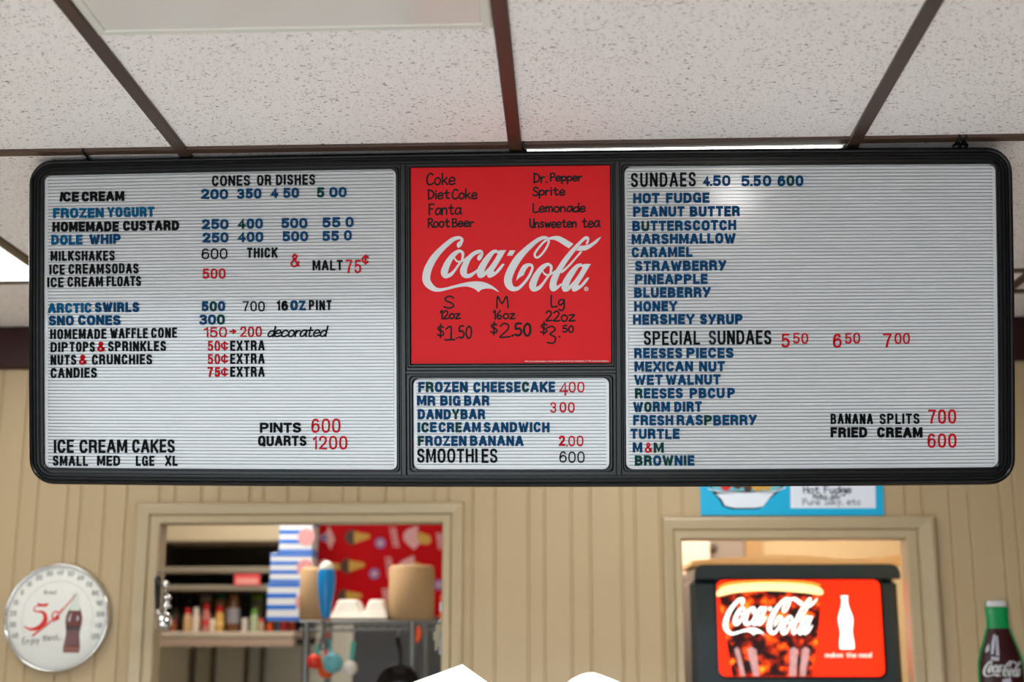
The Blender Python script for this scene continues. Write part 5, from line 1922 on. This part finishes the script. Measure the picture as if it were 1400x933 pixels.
# black pan and its handle, orange loop, on the rack
PYN = 4.49
P = xz(PYN)
pc = P(545, 940)
pr_ = 30 * PYN / 1830
pan = thing('frying_pan', 'black frying pan hanging below the wire rack', 'pan', (pc[0], PYN, pc[1] - pr_))
mb = MB()
mb.lathe([(0.001, 0.0), (pr_ * 0.8, 0.0), (pr_, 0.030), (pr_ * 0.97, 0.030), (pr_ * 0.78, 0.004), (0.001, 0.004)], n=36, cap=False)
obj('pan', mb.xform(upright(PYN) @ Matrix.Translation((pc[0], pc[1], -0.014))), mat('black_enamel', rgb(16, 17, 20), 0.25), pan)
mb = MB()
a, b_ = P(549, 913), P(544, 872)
mb.tube(catmull([(a[0], PYN - 0.012, a[1]), ((a[0] + b_[0]) / 2 + 0.004, PYN - 0.016, (a[1] + b_[1]) / 2), (b_[0], PYN - 0.010, b_[1])], 5), [0.008, 0.008, 0.007, 0.007, 0.007, 0.007, 0.008, 0.009, 0.009, 0.009, 0.008], 8)
obj('handle', mb, M['black'], pan)
mb = MB()
mb.tube([(b_[0], PYN - 0.010, b_[1] - 0.006), (b_[0], PYN - 0.012, b_[1] + 0.012), (b_[0], RF - 0.009, zr - 0.034), (b_[0], RF - 0.0062, zr - 0.031)], 0.002, 6)
obj('hook', mb, M['steel'], pan)
P = xz(4.50)
mb = MB()
mb.tube(catmull([(P(572, 851)[0], 4.512, zr - 0.030), (P(573, 858)[0], 4.50, P(573, 858)[1]), (P(575, 868)[0], 4.50, P(575, 868)[1]), (P(570, 878)[0], 4.50, P(570, 878)[1]), (P(571, 868)[0], 4.505, P(571, 868)[1]), (P(570, 852)[0], 4.512, zr - 0.030)], 5), 0.005, 7)
o = obj('orange_strap', mb, M['orange'], None, origin=(P(572, 870)[0], 4.5, P(572, 878)[1]))
tag(o, 'orange strap hanging from the rack below the wide paper roll', 'strap')

# lanyard with keys at the right jamb of the kitchen doorway
jx = D1[1]
LY = WY + 0.05
P = xz(LY)
lk = thing('key_lanyard', 'orange and white lanyard with keys hanging inside the kitchen door frame', 'keys', (jx, LY, P(603, 890)[1]))
mb = MB()
x_ = jx - 0.004
for k, (ya, yb, m_) in enumerate(((814, 824, 0), (824, 837, 1), (837, 848, 0))):
    a, b_ = P(604, ya)[1], P(604, yb)[1]
    mb.bbox((x_ - 0.010, LY - 0.006, b_), (x_ + 0.0035, LY + 0.006, a), 0.002, m_)
obj('strap', mb, [M['orange'], M['boxwhite']], lk)
mb = MB()
zc = P(604, 852)[1]
mb.tube([(x_ - 0.005 + 0.007 * math.cos(a), LY, zc + 0.008 * math.sin(a)) for a in [i * math.pi / 6 for i in range(12)]], 0.0013, 6, closed=True)
obj('key_ring', mb, M['chrome'], lk)
for dx, dy, ln, m_ in ((-0.012, 862, 0.045, 'brass'), (-0.004, 866, 0.05, 'steel'), (-0.018, 872, 0.035, 'brass'), (-0.008, 880, 0.03, 'steel')):
    z_ = P(604, dy)[1]
    mb = MB()
    mb.bbox((x_ + dx - 0.008, LY - 0.004 + dx * 0.2, z_ - 0.008), (x_ + dx + 0.008, LY - 0.001 + dx * 0.2, z_ + 0.016), 0.001)
    mb.bbox((x_ + dx - 0.003, LY - 0.004 + dx * 0.2, z_ - ln), (x_ + dx + 0.004, LY - 0.001 + dx * 0.2, z_ - 0.006), 0.0008)
    obj('key', mb, M[m_], lk)

# chrome utensil with black handle at the left jamb
jx = D1[0]
UY = WY - 0.045
P = xz(UY)
ut = thing('scoop', 'chrome scoop with black handle hanging at the left door frame', 'scoop', (jx, UY, P(220, 862)[1]))
mb = MB()
a, b_ = P(217, 787), P(215.5, 833)
mb.tube([(a[0], UY, a[1]), (a[0] - 0.002, UY, a[1] - 0.01), ((a[0] + b_[0]) / 2, UY - 0.004, (a[1] + b_[1]) / 2), (b_[0], UY, b_[1])], [0.004, 0.009, 0.008, 0.006], 10)
obj('handle', mb, M['black'], ut)
mb = MB()
c = P(224, 851)
mb.lathe([(0.004, 0.026), (0.014, 0.022), (0.022, 0.010), (0.024, -0.004), (0.021, -0.020), (0.019, -0.020), (0.021, -0.004), (0.012, 0.018), (0.001, 0.022)], (c[0], UY, c[1]), 20, cap=False)
obj('bowl', mb, M['chrome'], ut)
mb = MB()
mb.tube(catmull([(b_[0], UY, b_[1]), (b_[0] + 0.004, UY, b_[1] - 0.015), (c[0] - 0.010, UY, c[1] + 0.022), (c[0], UY, c[1] + 0.024)], 4), 0.0035, 7)
k_ = P(226.5, 800)
mb.lathe([(0.001, -0.011), (0.008, -0.008), (0.011, 0.0), (0.008, 0.008), (0.001, 0.011)], (k_[0], UY, k_[1]), 16)
k2 = P(228, 824)
mb.lathe([(0.009, -0.016), (0.013, -0.014), (0.013, -0.007), (0.008, -0.004), (0.008, 0.006), (0.013, 0.009), (0.013, 0.015), (0.008, 0.018)], (k2[0], UY, k2[1]), 18)
mb.tube([(k_[0], UY, k_[1] - 0.010), (k2[0], UY, k2[1] + 0.016)], 0.0028, 6)
mb.tube([(k2[0], UY, k2[1] - 0.014), (c[0], UY, c[1] + 0.025)], 0.0028, 6)
obj('lever', mb, M['chrome'], ut)
mb = MB()
mb.tube([(a[0], WY - 0.014, a[1] + 0.008), (a[0], UY, a[1] + 0.010), (a[0], UY - 0.004, a[1] + 0.002), (a[0], UY, a[1] - 0.004)], 0.0025, 6)
obj('hook', mb, M['steel'], ut)

# ------------------------------------------------------------------ counter and the white cards standing on it, bottom edge of the picture
CY0, CY1, CZ = 2.35, 3.0, 1.02
ct = thing('counter', 'service counter below the menu board', 'counter', (0, 2.7, 0))
mb = MB()
mb.bbox((-2.6, CY0 + 0.04, 0.0), (1.36, CY1 - 0.04, CZ - 0.04), 0.004)
obj('base', mb, M['wood'], ct)
mb = MB()
mb.bbox((-2.65, CY0, CZ - 0.04), (1.37, CY1, CZ), 0.008)
obj('top', mb, M['white'], ct)


def card_sign(outline, apex, label):
    n = Vector((0.05, -0.62, 0.78)).normalized()
    p0 = at(*apex, 2.66)

    def hit(px, py):
        r = ray(px, py)
        return CAM + r * ((p0 - CAM).dot(n) / r.dot(n))
    pts = [hit(*p) for p in outline]
    cen = sum(pts, Vector()) / len(pts)
    ux = Vector((1, 0, 0))
    ux = (ux - n * ux.dot(n)).normalized()
    uy = n.cross(ux)
    t_ = thing('card_sign', label, 'card sign', (cen.x, cen.y, CZ), 'white cards on the counter')
    mb = MB()
    mb.poly([((p - cen).dot(ux), (p - cen).dot(uy)) for p in pts], -0.004, 0.0)
    Mx = Matrix(((ux.x, uy.x, n.x, cen.x), (ux.y, uy.y, n.y, cen.y), (ux.z, uy.z, n.z, cen.z), (0, 0, 0, 1)))
    obj('card', mb.xform(Mx), M['paperwhite'], t_)
    mb = MB()
    mb.lathe([(0.004, 0.0), (0.004, cen.z - CZ - 0.004)], (cen.x, cen.y + 0.001, CZ), 10)
    obj('stem', mb, M['steel'], t_)
    mb = MB()
    mb.lathe([(0.05, 0.0), (0.05, 0.008), (0.012, 0.014), (0.004, 0.02)], (cen.x, cen.y, CZ), 24)
    obj('base', mb, M['black'], t_)


card_sign([(540, 943), (566, 932.5), (632, 908.5), (668, 934), (690, 950), (650, 985), (575, 985)], (632, 909), 'bright white pointed card at the bottom edge, below the left doorway')
card_sign([(772, 936), (782, 928), (793, 922.5), (802, 920), (812, 919.5), (822, 922.5), (846, 932), (868, 942), (850, 980), (785, 980)], (810, 920), 'bright white rounded card at the bottom edge, below the middle of the board')
